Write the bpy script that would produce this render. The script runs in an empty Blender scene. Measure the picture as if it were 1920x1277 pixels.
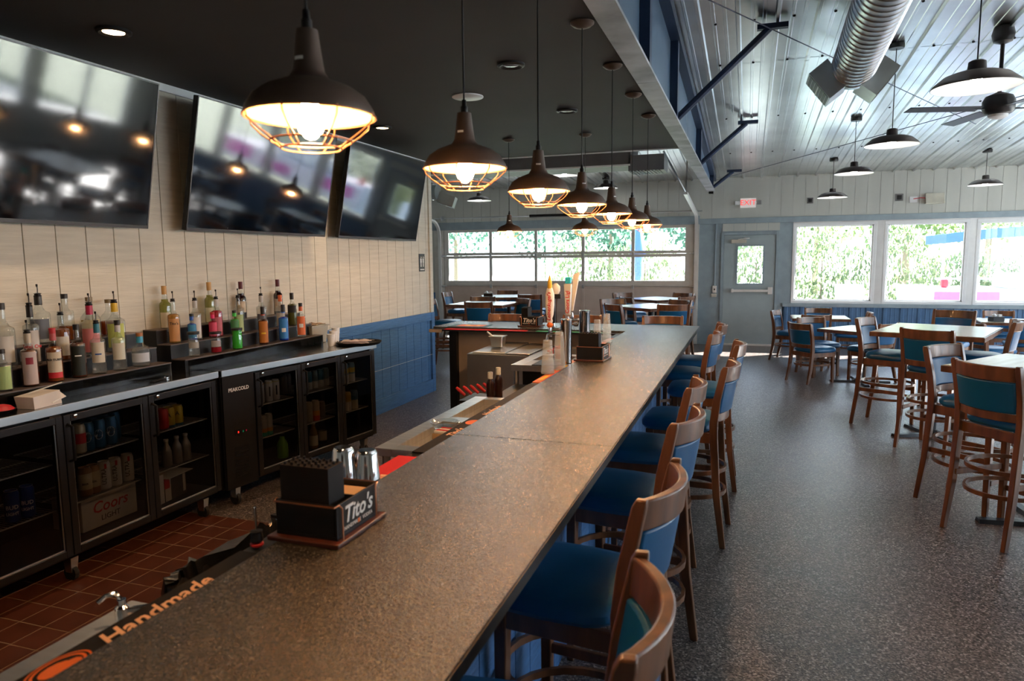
import bpy, bmesh, math, random
from mathutils import Vector, Matrix, noise
import numpy as np
R_ = math.radians; PI = math.pi; C = bpy.context.scene.collection
random.seed(7)
# ------------------------------------------------------------------ camera
F = 1306.8; H = 1.65
def _rot(yaw, pitch, roll):
    cy, sy = math.cos(yaw), math.sin(yaw)
    f = np.array([-sy*math.cos(pitch), cy*math.cos(pitch), -math.sin(pitch)])
    r = np.array([cy, sy, 0.]); u = np.cross(r, f); c, s = math.cos(roll), math.sin(roll)
    return np.array([c*r+s*u, -s*r+c*u, f])
RM = _rot(.326882, .116592, -.00958)
cam_d = bpy.data.cameras.new('camera'); cam = bpy.data.objects.new('camera', cam_d); C.objects.link(cam)
cam_d.sensor_width = 36; cam_d.lens = F/1920*36; cam_d.clip_start = .05; cam_d.clip_end = 300
m = Matrix.Identity(4)
for i in range(3):
    m[i][0] = RM[0][i]; m[i][1] = RM[1][i]; m[i][2] = -RM[2][i]
m[0][3] = 0; m[1][3] = 0; m[2][3] = H
cam.matrix_world = m
cam_d.dof.use_dof = True; cam_d.dof.focus_distance = 5.2; cam_d.dof.aperture_fstop = 4.5
bpy.context.scene.camera = cam
sc = bpy.context.scene
vs = sc.view_settings; vs.view_transform = 'Standard'; vs.look = 'None'; vs.gamma = 1; vs.use_curve_mapping = False
vs.exposure = -0.45
# ------------------------------------------------------------------ world and sun
W = bpy.data.worlds.new('sky'); sc.world = W; W.use_nodes = True
nt = W.node_tree; nt.nodes.clear()
wo = nt.nodes.new('ShaderNodeOutputWorld'); bg = nt.nodes.new('ShaderNodeBackground')
tc = nt.nodes.new('ShaderNodeTexCoord'); sx = nt.nodes.new('ShaderNodeSeparateXYZ'); cr = nt.nodes.new('ShaderNodeValToRGB')
nt.links.new(tc.outputs['Generated'], sx.inputs[0]); nt.links.new(sx.outputs['Z'], cr.inputs[0]); nt.links.new(cr.outputs[0], bg.inputs[0]); nt.links.new(bg.outputs[0], wo.inputs[0])
cr.color_ramp.elements[0].position = .0; cr.color_ramp.elements[0].color = (.84, .93, 1, 1)
cr.color_ramp.elements[1].position = .6; cr.color_ramp.elements[1].color = (.48, .70, 1, 1)
bg.inputs[1].default_value = 12.0
sun_d = bpy.data.lights.new('sun', 'SUN'); sun = bpy.data.objects.new('sun', sun_d); C.objects.link(sun)
sun_d.energy = 120; sun_d.angle = R_(.6); sun_d.color = (1, .98, .95)
sun.rotation_euler = Vector((-1.6, -1.25, -1)).to_track_quat('-Z', 'Y').to_euler()      # sun beyond the far wall
# daylight entering the window walls (portal lamps sit in the openings)
def portal(loc, rot, sx_, sy_):
    d = bpy.data.lights.new('daylight_portal', 'AREA'); o = bpy.data.objects.new('daylight_portal', d); C.objects.link(o)
    d.shape = 'RECTANGLE'; d.size = sx_; d.size_y = sy_; d.cycles.is_portal = True
    o.location = loc; o.rotation_euler = rot
portal((3.6, 13.72, 1.5), (-PI/2, 0, 0), 6.2, 1.5)
portal((-3.6, 13.72, 1.7), (-PI/2, 0, 0), 4.9, 1.05)
portal((7.02, 6.2, 1.7), (0, PI/2, 0), 2.2, 11.)

# ------------------------------------------------------------------ helpers
def ray(x, y):
    return np.array([(x-960)/F, -(y-638.5)/F, 1.]) @ RM
def pj(x, y, X=None, Y=None, Z=None):
    d = ray(x, y)
    t = X/d[0] if X is not None else (Y/d[1] if Y is not None else (Z-H)/d[2])
    return Vector((t*d[0], t*d[1], H+t*d[2]))
class MB:
    def __init__(s): s.b = bmesh.new()
    def box(s, x0, x1, y0, y1, z0, z1, M=None):
        vs_ = [s.b.verts.new(Vector(p) if M is None else M @ Vector(p)) for p in
               [(x0,y0,z0),(x1,y0,z0),(x1,y1,z0),(x0,y1,z0),(x0,y0,z1),(x1,y0,z1),(x1,y1,z1),(x0,y1,z1)]]
        for f in [(0,3,2,1),(4,5,6,7),(0,1,5,4),(1,2,6,5),(2,3,7,6),(3,0,4,7)]:
            s.b.faces.new([vs_[i] for i in f])
        return s
    def hexa(s, bot, top):
        vs_ = [s.b.verts.new(Vector(p)) for p in list(bot)+list(top)]; n = len(bot)
        s.b.faces.new(vs_[:n][::-1]); s.b.faces.new(vs_[n:])
        for i in range(n):
            j = (i+1) % n; s.b.faces.new([vs_[i], vs_[j], vs_[n+j], vs_[n+i]])
        return s
    def lathe(s, prof, n=24, c=(0,0,0), sx=1, sy=1, M=None, close=True):
        rings = []
        for r, z in prof:
            ring = []
            for i in range(n):
                a = 2*PI*i/n; p = Vector((c[0]+sx*r*math.cos(a), c[1]+sy*r*math.sin(a), c[2]+z))
                ring.append(s.b.verts.new(M @ p if M is not None else p))
            rings.append(ring)
        for a, b in zip(rings, rings[1:]):
            for i in range(n):
                j = (i+1) % n; s.b.faces.new([a[i], a[j], b[j], b[i]])
        if close:
            if prof[0][0] > 1e-5: s.b.faces.new(rings[0][::-1])
            if prof[-1][0] > 1e-5: s.b.faces.new(rings[-1])
        return s
    def tube(s, pts, r, n=8, closed=False, rs=None, sq=None):
        pts = [Vector(p) for p in pts]; N = len(pts); rings = []
        up = Vector((0,0,1)); prev = None
        for i, p in enumerate(pts):
            a = pts[(i-1) % N] if (closed or i > 0) else p; b = pts[(i+1) % N] if (closed or i < N-1) else p
            t = (b-a).normalized()
            if prev is None:
                u = up.cross(t)
                if u.length < .1: u = Vector((1,0,0)).cross(t)
                u.normalize()
            else:
                u = prev - t*prev.dot(t)
                if u.length < 1e-4: u = up.cross(t)
                u.normalize()
            prev = u; v = t.cross(u); rr = rs[i] if rs else r; ring = []
            for k in range(n):
                ang = 2*PI*(k+.5)/n
                if sq: ring.append(s.b.verts.new(p + u*math.cos(ang)*sq[0]*1.414 + v*math.sin(ang)*sq[1]*1.414))
                else: ring.append(s.b.verts.new(p + u*math.cos(ang)*rr + v*math.sin(ang)*rr))
            rings.append(ring)
        M_ = N if closed else N-1
        for i in range(M_):
            a, b = rings[i], rings[(i+1) % N]
            for k in range(n):
                j = (k+1) % n; s.b.faces.new([a[k], a[j], b[j], b[k]])
        if not closed: s.b.faces.new(rings[0][::-1]); s.b.faces.new(rings[-1])
        return s
    def quad(s, *p):
        s.b.faces.new([s.b.verts.new(Vector(q)) for q in p]); return s
    def arc(s, r, z0, z1, a0, a1, n=16, th=0):
        A = []; 
        for i in range(n+1):
            a = a0+(a1-a0)*i/n; A.append((s.b.verts.new((r*math.cos(a), r*math.sin(a), z0)), s.b.verts.new((r*math.cos(a), r*math.sin(a), z1))))
        for a, b in zip(A, A[1:]): s.b.faces.new([a[0], b[0], b[1], a[1]])
        return s
def obj(name, mb, mat, parent=None, smooth=True, bevel=0, seg=2, loc=None, rot=None, scale=None):
    me = bpy.data.meshes.new(name)
    bmesh.ops.recalc_face_normals(mb.b, faces=mb.b.faces[:]) if len(mb.b.faces) < 60000 else None
    for f in mb.b.faces: f.smooth = smooth
    mb.b.to_mesh(me); mb.b.free()
    if smooth: me.set_sharp_from_angle(angle=R_(38))
    me.materials.append(mat); o = bpy.data.objects.new(name, me); C.objects.link(o)
    if parent: o.parent = parent
    if loc is not None: o.location = loc
    if rot is not None: o.rotation_euler = rot
    if scale is not None: o.scale = scale
    if bevel:
        b = o.modifiers.new('bevel', 'BEVEL'); b.width = bevel; b.segments = seg; b.limit_method = 'ANGLE'; b.angle_limit = R_(40)
    return o
def thing(name, label, cat, loc=(0,0,0), rotz=0, group=None):
    o = bpy.data.objects.new(name, None); C.objects.link(o); o.empty_display_size = .1
    o.location = loc; o.rotation_euler = (0,0,rotz); o['label'] = label; o['category'] = cat
    if group: o['group'] = group
    return o
def tag(o, label, cat, group=None, kind=None):
    o['label'] = label; o['category'] = cat
    if group: o['group'] = group
    if kind: o['kind'] = kind
    return o
def struct(o): o['kind'] = 'structure'; return o
def dup(root, loc, rotz=0, label=None, group=None):
    r = root.copy(); C.objects.link(r); r.location = loc; r.rotation_euler = (0,0,rotz)
    if label: r['label'] = label
    if group: r['group'] = group
    def rec(a, b):
        for ch in list(a.children):
            c = ch.copy(); C.objects.link(c); c.parent = b; rec(ch, c)
    rec(root, r); return r
def text_mb(txt, size, depth=.0004, shear=0, bold=0, space=1):
    cu = bpy.data.curves.new('t', 'FONT'); cu.body = txt; cu.size = size; cu.extrude = depth; cu.shear = shear; cu.offset = bold
    cu.align_x = 'CENTER'; cu.align_y = 'CENTER'; cu.space_character = space; cu.resolution_u = 2
    o = bpy.data.objects.new('t', cu); C.objects.link(o)
    bpy.context.view_layer.update()
    me = bpy.data.meshes.new_from_object(o.evaluated_get(bpy.context.evaluated_depsgraph_get()))
    bpy.data.objects.remove(o); mb = MB(); mb.b.from_mesh(me); bpy.data.meshes.remove(me); return mb
def text(txt, size, mat, parent, M, name='lettering', wrap=None, **k):
    """flat text, local x right, y up; M places it; wrap = radius bends it round a z axis, facing direction M angle"""
    mb = text_mb(txt, size, **k)
    for v in mb.b.verts:
        if wrap:
            r, a0, z0, vert = wrap
            x, y = (v.co.y*-1, v.co.x) if vert else (v.co.x, v.co.y)
            a = a0 + x/r; v.co = Vector(((r+.0006+v.co.z)*math.cos(a), (r+.0006+v.co.z)*math.sin(a), z0+y))
        else: v.co = M @ v.co
    return obj(name, mb, mat, parent, smooth=False)
# ------------------------------------------------------------------ materials
def mat(name, col, rough=.5, metal=0, var=.06, scale=8, bump=0, bscale=40, spec=.5, coat=0, emit=None, es=0, stretch=None):
    m = bpy.data.materials.new(name); m.use_nodes = True; t = m.node_tree; p = t.nodes['Principled BSDF']
    p.inputs['Roughness'].default_value = rough; p.inputs['Metallic'].default_value = metal; p.inputs['Specular IOR Level'].default_value = spec
    p.inputs['Coat Weight'].default_value = coat
    tcn = t.nodes.new('ShaderNodeTexCoord'); mp = t.nodes.new('ShaderNodeMapping'); t.links.new(tcn.outputs['Object'], mp.inputs[0])
    if stretch: mp.inputs['Scale'].default_value = stretch
    n = t.nodes.new('ShaderNodeTexNoise'); n.inputs['Scale'].default_value = scale; n.inputs['Detail'].default_value = 4; t.links.new(mp.outputs[0], n.inputs[0])
    r = t.nodes.new('ShaderNodeValToRGB'); t.links.new(n.outputs[0], r.inputs[0])
    r.color_ramp.elements[0].position = .3; r.color_ramp.elements[1].position = .7
    r.color_ramp.elements[0].color = tuple(max(0, c*(1-var*2)) for c in col)+(1,); r.color_ramp.elements[1].color = tuple(min(1, c*(1+var)) for c in col)+(1,)
    t.links.new(r.outputs[0], p.inputs['Base Color'])
    if bump:
        n2 = t.nodes.new('ShaderNodeTexNoise'); n2.inputs['Scale'].default_value = bscale; n2.inputs['Detail'].default_value = 3; t.links.new(mp.outputs[0], n2.inputs[0])
        b = t.nodes.new('ShaderNodeBump'); b.inputs['Strength'].default_value = bump; b.inputs['Distance'].default_value = .01; t.links.new(n2.outputs[0], b.inputs['Height']); t.links.new(b.outputs[0], p.inputs['Normal'])
    if emit: p.inputs['Emission Color'].default_value = emit+(1,); p.inputs['Emission Strength'].default_value = es
    return m
def glass(name, tint=(1,1,1), rough=.0, refl=1.0, ior=1.5):
    m = bpy.data.materials.new(name); m.use_nodes = True; t = m.node_tree; t.nodes.clear()
    o = t.nodes.new('ShaderNodeOutputMaterial'); mx = t.nodes.new('ShaderNodeMixShader'); tr = t.nodes.new('ShaderNodeBsdfTransparent'); g = t.nodes.new('ShaderNodeBsdfGlossy')
    lw = t.nodes.new('ShaderNodeLayerWeight'); lw.inputs[0].default_value = .5; pw = t.nodes.new('ShaderNodeMath'); pw.operation = 'POWER'; pw.inputs[1].default_value = 5; t.links.new(lw.outputs['Facing'], pw.inputs[0])
    f = t.nodes.new('ShaderNodeMath'); f.operation = 'MULTIPLY_ADD'; f.inputs[1].default_value = .95; f.inputs[2].default_value = .045; t.links.new(pw.outputs[0], f.inputs[0]); mu = t.nodes.new('ShaderNodeMath'); mu.operation = 'MULTIPLY'; mu.inputs[1].default_value = refl; mu.use_clamp = True
    tr.inputs[0].default_value = tint+(1,); g.inputs['Roughness'].default_value = rough
    t.links.new(f.outputs[0], mu.inputs[0]); t.links.new(mu.outputs[0], mx.inputs[0]); t.links.new(tr.outputs[0], mx.inputs[1]); t.links.new(g.outputs[0], mx.inputs[2]); t.links.new(mx.outputs[0], o.inputs[0])
    return m
def liquid(name, col, dens=.5):
    m = bpy.data.materials.new(name); m.use_nodes = True; t = m.node_tree; p = t.nodes['Principled BSDF']
    p.inputs['Base Color'].default_value = col+(1,); p.inputs['Roughness'].default_value = .1
    o = t.nodes['Material Output']; mx = t.nodes.new('ShaderNodeMixShader'); tr = t.nodes.new('ShaderNodeBsdfTransparent'); tr.inputs[0].default_value = tuple(min(1, c*1.6+.05) for c in col)+(1,)
    mx.inputs[0].default_value = dens; t.links.new(tr.outputs[0], mx.inputs[1]); t.links.new(p.outputs[0], mx.inputs[2]); t.links.new(mx.outputs[0], o.inputs[0]); return m
def speckle(name, cols, scale, rough, bump=.1, extra=None, spec=.5, metal=0):
    m = bpy.data.materials.new(name); m.use_nodes = True; t = m.node_tree; p = t.nodes['Principled BSDF']
    tcn = t.nodes.new('ShaderNodeTexCoord'); v = t.nodes.new('ShaderNodeTexVoronoi'); v.inputs['Scale'].default_value = scale; t.links.new(tcn.outputs['Object'], v.inputs[0])
    s = t.nodes.new('ShaderNodeSeparateColor'); t.links.new(v.outputs['Color'], s.inputs[0])
    r = t.nodes.new('ShaderNodeValToRGB'); r.color_ramp.interpolation = 'CONSTANT'; t.links.new(s.outputs[0], r.inputs[0])
    while len(r.color_ramp.elements) < len(cols): r.color_ramp.elements.new(.5)
    for e, (pos, c) in zip(r.color_ramp.elements, cols): e.position = pos; e.color = c+(1,)
    n = t.nodes.new('ShaderNodeTexNoise'); n.inputs['Scale'].default_value = 1.3; n.inputs['Detail'].default_value = 4; t.links.new(tcn.outputs['Object'], n.inputs[0])
    mp = t.nodes.new('ShaderNodeMapRange'); mp.inputs[1].default_value = .3; mp.inputs[2].default_value = .7; mp.inputs[3].default_value = .85; mp.inputs[4].default_value = 1.12; t.links.new(n.outputs[0], mp.inputs[0])
    mx = t.nodes.new('ShaderNodeVectorMath'); mx.operation = 'SCALE'; t.links.new(r.outputs[0], mx.inputs[0]); t.links.new(mp.outputs[0], mx.inputs['Scale']); t.links.new(mx.outputs[0], p.inputs['Base Color'])
    p.inputs['Roughness'].default_value = rough; p.inputs['Specular IOR Level'].default_value = spec; p.inputs['Metallic'].default_value = metal
    n2 = t.nodes.new('ShaderNodeTexNoise'); n2.inputs['Scale'].default_value = scale*.9; t.links.new(tcn.outputs['Object'], n2.inputs[0])
    b = t.nodes.new('ShaderNodeBump'); b.inputs['Strength'].default_value = bump; b.inputs['Distance'].default_value = .004; t.links.new(n2.outputs[0], b.inputs['Height']); t.links.new(b.outputs[0], p.inputs['Normal'])
    return m
M = {}
M['floor'] = speckle('flake_epoxy', [(0,(.028,.022,.02)),(.3,(.11,.088,.078)),(.55,(.21,.175,.155)),(.82,(.06,.052,.05)),(.92,(.42,.37,.34))], 135, .28, .6)
M['bar'] = speckle('bar_granite', [(0,(.009,.008,.007)),(.35,(.024,.021,.016)),(.65,(.046,.039,.028)),(.88,(.10,.083,.058))], 300, .27, .8, spec=.85)
M['tile'] = mat('quarry_tile', (.10,.026,.012), .45, var=.15, scale=5)
M['grout'] = mat('grout', (.24,.15,.09), .8)
M['cream'] = mat('cream_siding', (.60,.575,.49), .6, var=.05, scale=3, bump=.25, bscale=9, stretch=(1,1,14))
M['greige'] = mat('grey_green_siding', (.50,.52,.48), .6, var=.05, scale=3, bump=.4, bscale=9, stretch=(1,1,.15))
M['bluewood'] = mat('blue_board', (.045,.155,.375), .5, var=.1, scale=4, bump=.5, bscale=9, stretch=(1,1,12))
M['trim'] = mat('slate_trim', (.25,.32,.36), .5)
M['doorpaint'] = mat('door_paint', (.31,.38,.40), .5, var=.03)
M['white'] = mat('white_vinyl', (.8,.82,.82), .4, var=.02)
M['darkceil'] = mat('dark_ceiling', (.028,.024,.023), .7, var=.1, scale=1.5)
M['steelroof'] = mat('galvanised_roof', (.78,.80,.80), .28, 1, var=.12, scale=1.2, bump=.06, bscale=3)
M['galv'] = mat('galvanised_duct', (.60,.64,.66), .3, 1, var=.08, scale=3)
M['flange'] = mat('bare_steel_flange', (.46,.47,.50), .5, .3, var=.25, scale=3, bump=.1, bscale=30)
M['navy'] = mat('navy_steel', (.012,.03,.075), .45, .2)
M['bluepanel'] = mat('blue_panel', (.05,.10,.17), .5, 0, var=.08, scale=2)
M['bluemetal'] = mat('blue_corrugated', (.07,.16,.30), .4, .2)
M['garage'] = mat('garage_aluminium', (.62,.61,.57), .45, .3, var=.04)
M['panelbeige'] = mat('garage_panel', (.56,.47,.41), .6, var=.04)
M['alu'] = mat('white_aluminium', (.7,.71,.7), .4, .3, var=.03)
M['pane'] = glass('window_glass')
M['wood'] = mat('walnut_stain', (.17,.068,.027), .3, var=.3, scale=6, stretch=(3,3,.5), spec=.5, coat=.15)
M['vinyl'] = mat('blue_vinyl', (.003,.09,.23), .36, var=.04, bump=.05, bscale=200, spec=.4)
M['laminate'] = mat('table_laminate', (.62,.57,.47), .2, var=.08, scale=4, stretch=(1,7,1))
M['black'] = mat('black_plastic', (.006,.006,.007), .38, var=.1, spec=.35)
M['blackmatte'] = mat('black_matte', (.006,.006,.007), .6, var=.1, spec=.2)
M['blackmetal'] = mat('black_metal', (.012,.012,.014), .4, .3)
M['steel'] = mat('stainless_steel', (.78,.78,.77), .3, 1, var=.06, scale=3, stretch=(1,12,1))
M['topsteel'] = mat('counter_steel', (.42,.42,.43), .2, 1, var=.08, scale=2, stretch=(1,6,1)); M['edgesteel_lit'] = mat('edge_steel_lit', (.55,.62,.67), .38, 1, var=.05, scale=3)  # darker top; window reflection on the edge put into its lighter, bluer colour
M['chrome'] = mat('chrome', (.75,.76,.78), .1, 1, var=.02)
M['copper'] = mat('copper_wire', (.72,.3,.16), .3, 1)
M['bronze'] = mat('bronze_lamp', (.085,.055,.04), .5, .2, var=.15)
M['whiteint'] = mat('white_enamel', (.75,.7,.62), .5, var=.02)
M['screen'] = mat('tv_screen', (.002,.003,.005), .06, var=.05, spec=.8)
M['glassb'] = glass('bottle_glass', (.93,.96,.96), .03, 1.6, 1.5)
M['cooler_glass'] = glass('cooler_glass', (.60,.60,.60), .02, .6)
def frosted(name, col, a):
    m = liquid(name, col, a); return m
M['plastic'] = frosted('clear_plastic', (.8,.82,.8), .3)
M['red'] = mat('red_mat', (.62,.01,.015), .5); M['orange'] = mat('orange_print', (.8,.16,.02), .5); M['yellow'] = mat('yellow_print', (.8,.5,.03), .5)
M['ink'] = mat('white_print', (.85,.85,.82), .5, var=.02); M['peach'] = mat('peach_print', (.85,.5,.3), .5); M['blackink'] = mat('black_print', (.01,.01,.012), .5); M['redink'] = mat('red_print', (.6,.02,.03), .5); M['maroonink'] = mat('maroon_print', (.25,.02,.04), .5); M['blueink'] = mat('blue_print', (.02,.08,.3), .5)
M['paper'] = mat('paper', (.75,.72,.66), .8, var=.04); M['card'] = mat('cardboard_white', (.7,.66,.62), .7)
M['kraft'] = mat('kraft_card', (.45,.3,.17), .8)
M['bag'] = mat('bin_liner', (.012,.012,.013), .25, var=.1, spec=.8, bump=.6, bscale=12)
M['rubber'] = mat('rubber', (.015,.015,.016), .8)
def leafm(name, col):
    m = mat(name, col, .7, var=.3, scale=1.2); t = m.node_tree; p = t.nodes['Principled BSDF']; o = t.nodes['Material Output']
    tr = t.nodes.new('ShaderNodeBsdfTranslucent'); tr.inputs[0].default_value = tuple(min(1, c*1.3) for c in col)+(1,); mx = t.nodes.new('ShaderNodeMixShader'); mx.inputs[0].default_value = .5
    t.links.new(p.outputs[0], mx.inputs[1]); t.links.new(tr.outputs[0], mx.inputs[2]); t.links.new(mx.outputs[0], o.inputs[0]); return m
def colm(nm, c, **k):
    if nm not in M: M[nm] = mat(nm, c, **k)
    return M[nm]
# ================================================================== the room
YW = 13.685; XL = -3.74; ZC = 2.83
def zroof(y): return 3.093 + .066*(YW-y)
# floor
struct(obj('floor', MB().box(-9, 7.2, -4.2, YW+.1, -.1, 0), M['floor'], smooth=False))
tl = MB().box(-3.74, -1.2, -1.0, 3.52, 0, .0078)
g_ = obj('trim_9', tl, M['grout'], smooth=False); struct(g_)
t_ = MB(); x = -3.74
xs = [-2.99+.152*k for k in range(-5, 12)]; ys = [3.52-.152*k for k in range(0, 30)]
for i in range(len(xs)-1):
    for j in range(len(ys)-1): t_.box(xs[i]+.0035, xs[i+1]-.0035, ys[j+1]+.0035, ys[j]-.0035, .004, .0085)
struct(obj('trim_10', t_, M['tile'], smooth=False))
# left wall: cream boards above, blue boards below
def boards_x(x, y0, y1, z0, z1, w=.193, th=.018, off=0):
    b = MB(); b.box(x-.05, x-th*.6, y0, y1, z0, z1); y = y0+off-w
    while y < y1:
        a, c = max(y+.003, y0), min(y+w-.003, y1)
        if c-a > .01: b.box(x-th*.6, x, a, c, z0, z1)
        y += w
    return b
def boards_y(y, x0, x1, z0, z1, w=.2, th=.012, off=0, face=-1):
    b = MB(); b.box(x0, x1, *(sorted((y, y+.05))), z0, z1); x = x0+off-w
    while x < x1:
        a, c = max(x+.0025, x0), min(x+w-.0025, x1)
        if c-a > .01: b.box(a, c, y-th, y, z0, z1)
        x += w
    return b
wl = struct(obj('wall_left', boards_x(XL, -2, 7.92, 1.0, ZC, off=.14), M['cream'], smooth=False))
struct(obj('wall_left_core', MB().box(-3.95, XL-.05, -2, 7.90, 0, 3.6), M['cream'], smooth=False)).name = 'wall_left_core'
struct(obj('trim_1', boards_x(XL, -2, 7.90, .14, .9, off=.14), M['bluewood'], smooth=False))
struct(obj('trim_2', MB().box(XL-.02, XL+.022, -2, 7.94, .9, 1.0), M['bluewood'], smooth=False, bevel=.003))
struct(obj('baseboard_left', MB().box(XL-.02, XL+.024, -2, 7.94, 0, .16), M['bluewood'], smooth=False, bevel=.003))
struct(obj('trim_3', MB().box(-3.97, XL+.026, 7.86, 7.945, 0, 1.0), M['bluewood'], smooth=False, bevel=.003))
struct(obj('trim_4', MB().box(-3.97, XL+.02, 7.86, 7.94, 1.0, ZC), M['cream'], smooth=False, bevel=.003))
struct(obj('trim_5', MB().box(XL, XL+.02, -2, 7.94, ZC-.05, ZC), M['white'], smooth=False))
struct(obj('trim_6', MB().box(XL+.022, XL+.0225+.001, 6.0, 7.86, .475, .478), M['ink'], smooth=False))
# dark ceiling over the bar
struct(obj('ceiling', MB().box(-3.95, -.755, -2, 7.907, ZC, ZC+.12), M['darkceil'], smooth=False))
struct(obj('ceiling_edge', MB().box(-3.95, -.72, 7.907, 7.93, ZC-.012, ZC+.02), M['white'], smooth=False)).name = 'trim_7'
struct(obj('trim_8', MB().box(-3.95, -.68, 7.90, 7.96, ZC+.02, 3.6), M['greige'], smooth=False))
# corrugated roof
rf = MB(); prof = []; x = -9.0; P_ = .3048
while x < 7.3:
    prof += [(x, 0), (x+.010, .028), (x+.034, .028), (x+.044, 0), (x+.12, 0), (x+.125, .006), (x+.145, .006), (x+.15, 0), (x+.21, 0), (x+.215, .006), (x+.235, .006), (x+.24, 0)]; x += P_
ysr = [YW+.1, 11.55, 9.47, 7.4, 6.36, 4.3, 2.2, 0, -2.2, -4.2]
for k in range(len(ysr)-1):
    a, b2 = ysr[k], ysr[k+1]-.02
    A = [rf.b.verts.new((px, a, zroof(a)+.002*(k % 2)-h)) for px, h in prof]; B = [rf.b.verts.new((px, b2, zroof(b2)+.002*(k % 2)-h)) for px, h in prof]
    for i in range(len(prof)-1): rf.b.faces.new([A[i], A[i+1], B[i+1], B[i]])
struct(obj('ceiling_metal', rf, M['steelroof'], smooth=False))
bolts = MB()
for yy in (11.5, 9.4, 7.35, 6.3, 4.25):
    for k in range(0, 26):
        xx = -.4+P_*k+.08; bolts.lathe([(.012, 0), (.012, -.01), (.004, -.014)], 6, (xx, yy, zroof(yy)-.002))
struct(obj('trim_11', bolts, M['black'], smooth=False))
struct(obj('roof_deck', MB().hexa([(-9, -4.2, zroof(-4.2)+.03), (7.2, -4.2, zroof(-4.2)+.03), (7.2, YW+1.6, zroof(YW+1.6)+.03), (-9, YW+1.6, zroof(YW+1.6)+.03)],
       [(-9, -4.2, zroof(-4.2)+.2), (7.2, -4.2, zroof(-4.2)+.2), (7.2, YW+1.6, zroof(YW+1.6)+.2), (-9, YW+1.6, zroof(YW+1.6)+.2)]), M['trim'], smooth=False)).name = 'ceiling_deck'
# far wall, built round its openings: garage door, door, windows
GX0, GX1, GZ = -6.25, -.93, 2.27
DX0, DX1, DZ = -.45, .46, 2.05
WX = [(.74, 2.10), (2.22, 3.50), (3.60, 4.90), (5.02, 6.40)]; WZ0, WZ1 = .80, 2.24
struct(obj('wall_far', boards_y(YW, -9, 7.2, 2.36, 3.2, off=.12), M['greige'], smooth=False))
struct(obj('wall_far_left', boards_y(YW, -9, GX0, .95, 2.36), M['greige'], smooth=False))
struct(obj('trim_12', boards_y(YW, -9, GX0, 0, .95), M['bluewood'], smooth=False))
lo = MB(); lo.box(GX1, DX0-.045, YW, YW+.08, 0, 2.36); lo.box(DX0-.045, DX1+.045, YW, YW+.08, DZ+.045, 2.36); lo.box(DX1+.045, WX[0][0], YW, YW+.08, 0, 2.36)
struct(obj('wall_far_centre', lo, M['trim'], smooth=False))
bd = MB()
for k in range(5): bd.box(DX0-.03+k*.2, DX0+.165+k*.2, YW-.008, YW, DZ+.07, 2.27)
struct(obj('trim_13', bd, M['greige'], smooth=False))
struct(obj('trim_14', MB().box(GX1-.02, 7.2, YW-.035, YW, 2.26, 2.36), M['trim'], smooth=False, bevel=.004))
# mullion posts and header / sill
mu = MB(); mu.box(WX[0][0]-.02, 7.2, YW, YW+.1, 2.24, 2.36); edges = [WX[0][0]-.02]
for i in range(len(WX)-1): mu.box(WX[i][1], WX[i+1][0], YW-.005, YW+.1, WZ0, WZ1)
mu.box(WX[-1][1], 7.2, YW, YW+.1, 0, WZ1)
struct(obj('trim_15', mu, M['alu'], smooth=False))
struct(obj('trim_16', MB().box(DX1+.14, 7.2, YW-.05, YW+.1, .735, .8), M['trim'], smooth=False, bevel=.004))
bl = MB(); prof = []; x = .62
while x < 7.2: prof += [(x, 0), (x+.02, -.02), (x+.06, -.02), (x+.08, 0), (x+.13, 0), (x+.14, -.007), (x+.15, 0), (x+.2, 0), (x+.21, -.007), (x+.22, 0)]; x += .27
A = [bl.b.verts.new((px, YW+h-.005, 0)) for px, h in prof]; B = [bl.b.verts.new((px, YW+h-.005, .735)) for px, h in prof]
for i in range(len(prof)-1): bl.b.faces.new([A[i], A[i+1], B[i+1], B[i]])
bl.box(.6, 7.2, YW, YW+.08, 0, .735)
struct(obj('wall_far_low', bl, M['bluemetal'], smooth=False))
for i, (a, b) in enumerate(WX):
    f = MB(); w = .05
    f.box(a, b, YW-.012, YW+.07, WZ0, WZ0+w); f.box(a, b, YW-.012, YW+.07, WZ1-w, WZ1); f.box(a, a+w, YW-.012, YW+.07, WZ0+w, WZ1-w); f.box(b-w, b, YW-.012, YW+.07, WZ0+w, WZ1-w)
    wf = struct(obj('window_%d' % (i+1), f, M['white'], smooth=False, bevel=.004))
    f = MB(); w2 = .022; a2, b2 = a+w, b-w; c2, d2 = WZ0+w, WZ1-w
    f.box(a2, b2, YW+.02, YW+.05, c2, c2+w2); f.box(a2, b2, YW+.02, YW+.05, d2-w2, d2); f.box(a2, a2+w2, YW+.02, YW+.05, c2, d2); f.box(b2-w2, b2, YW+.02, YW+.05, c2, d2)
    obj('sash', f, M['white'], wf, smooth=False)
    obj('pane', MB().box(a2+w2, b2-w2, YW+.034, YW+.038, c2+w2, d2-w2), M['pane'], wf, smooth=False)
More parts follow.
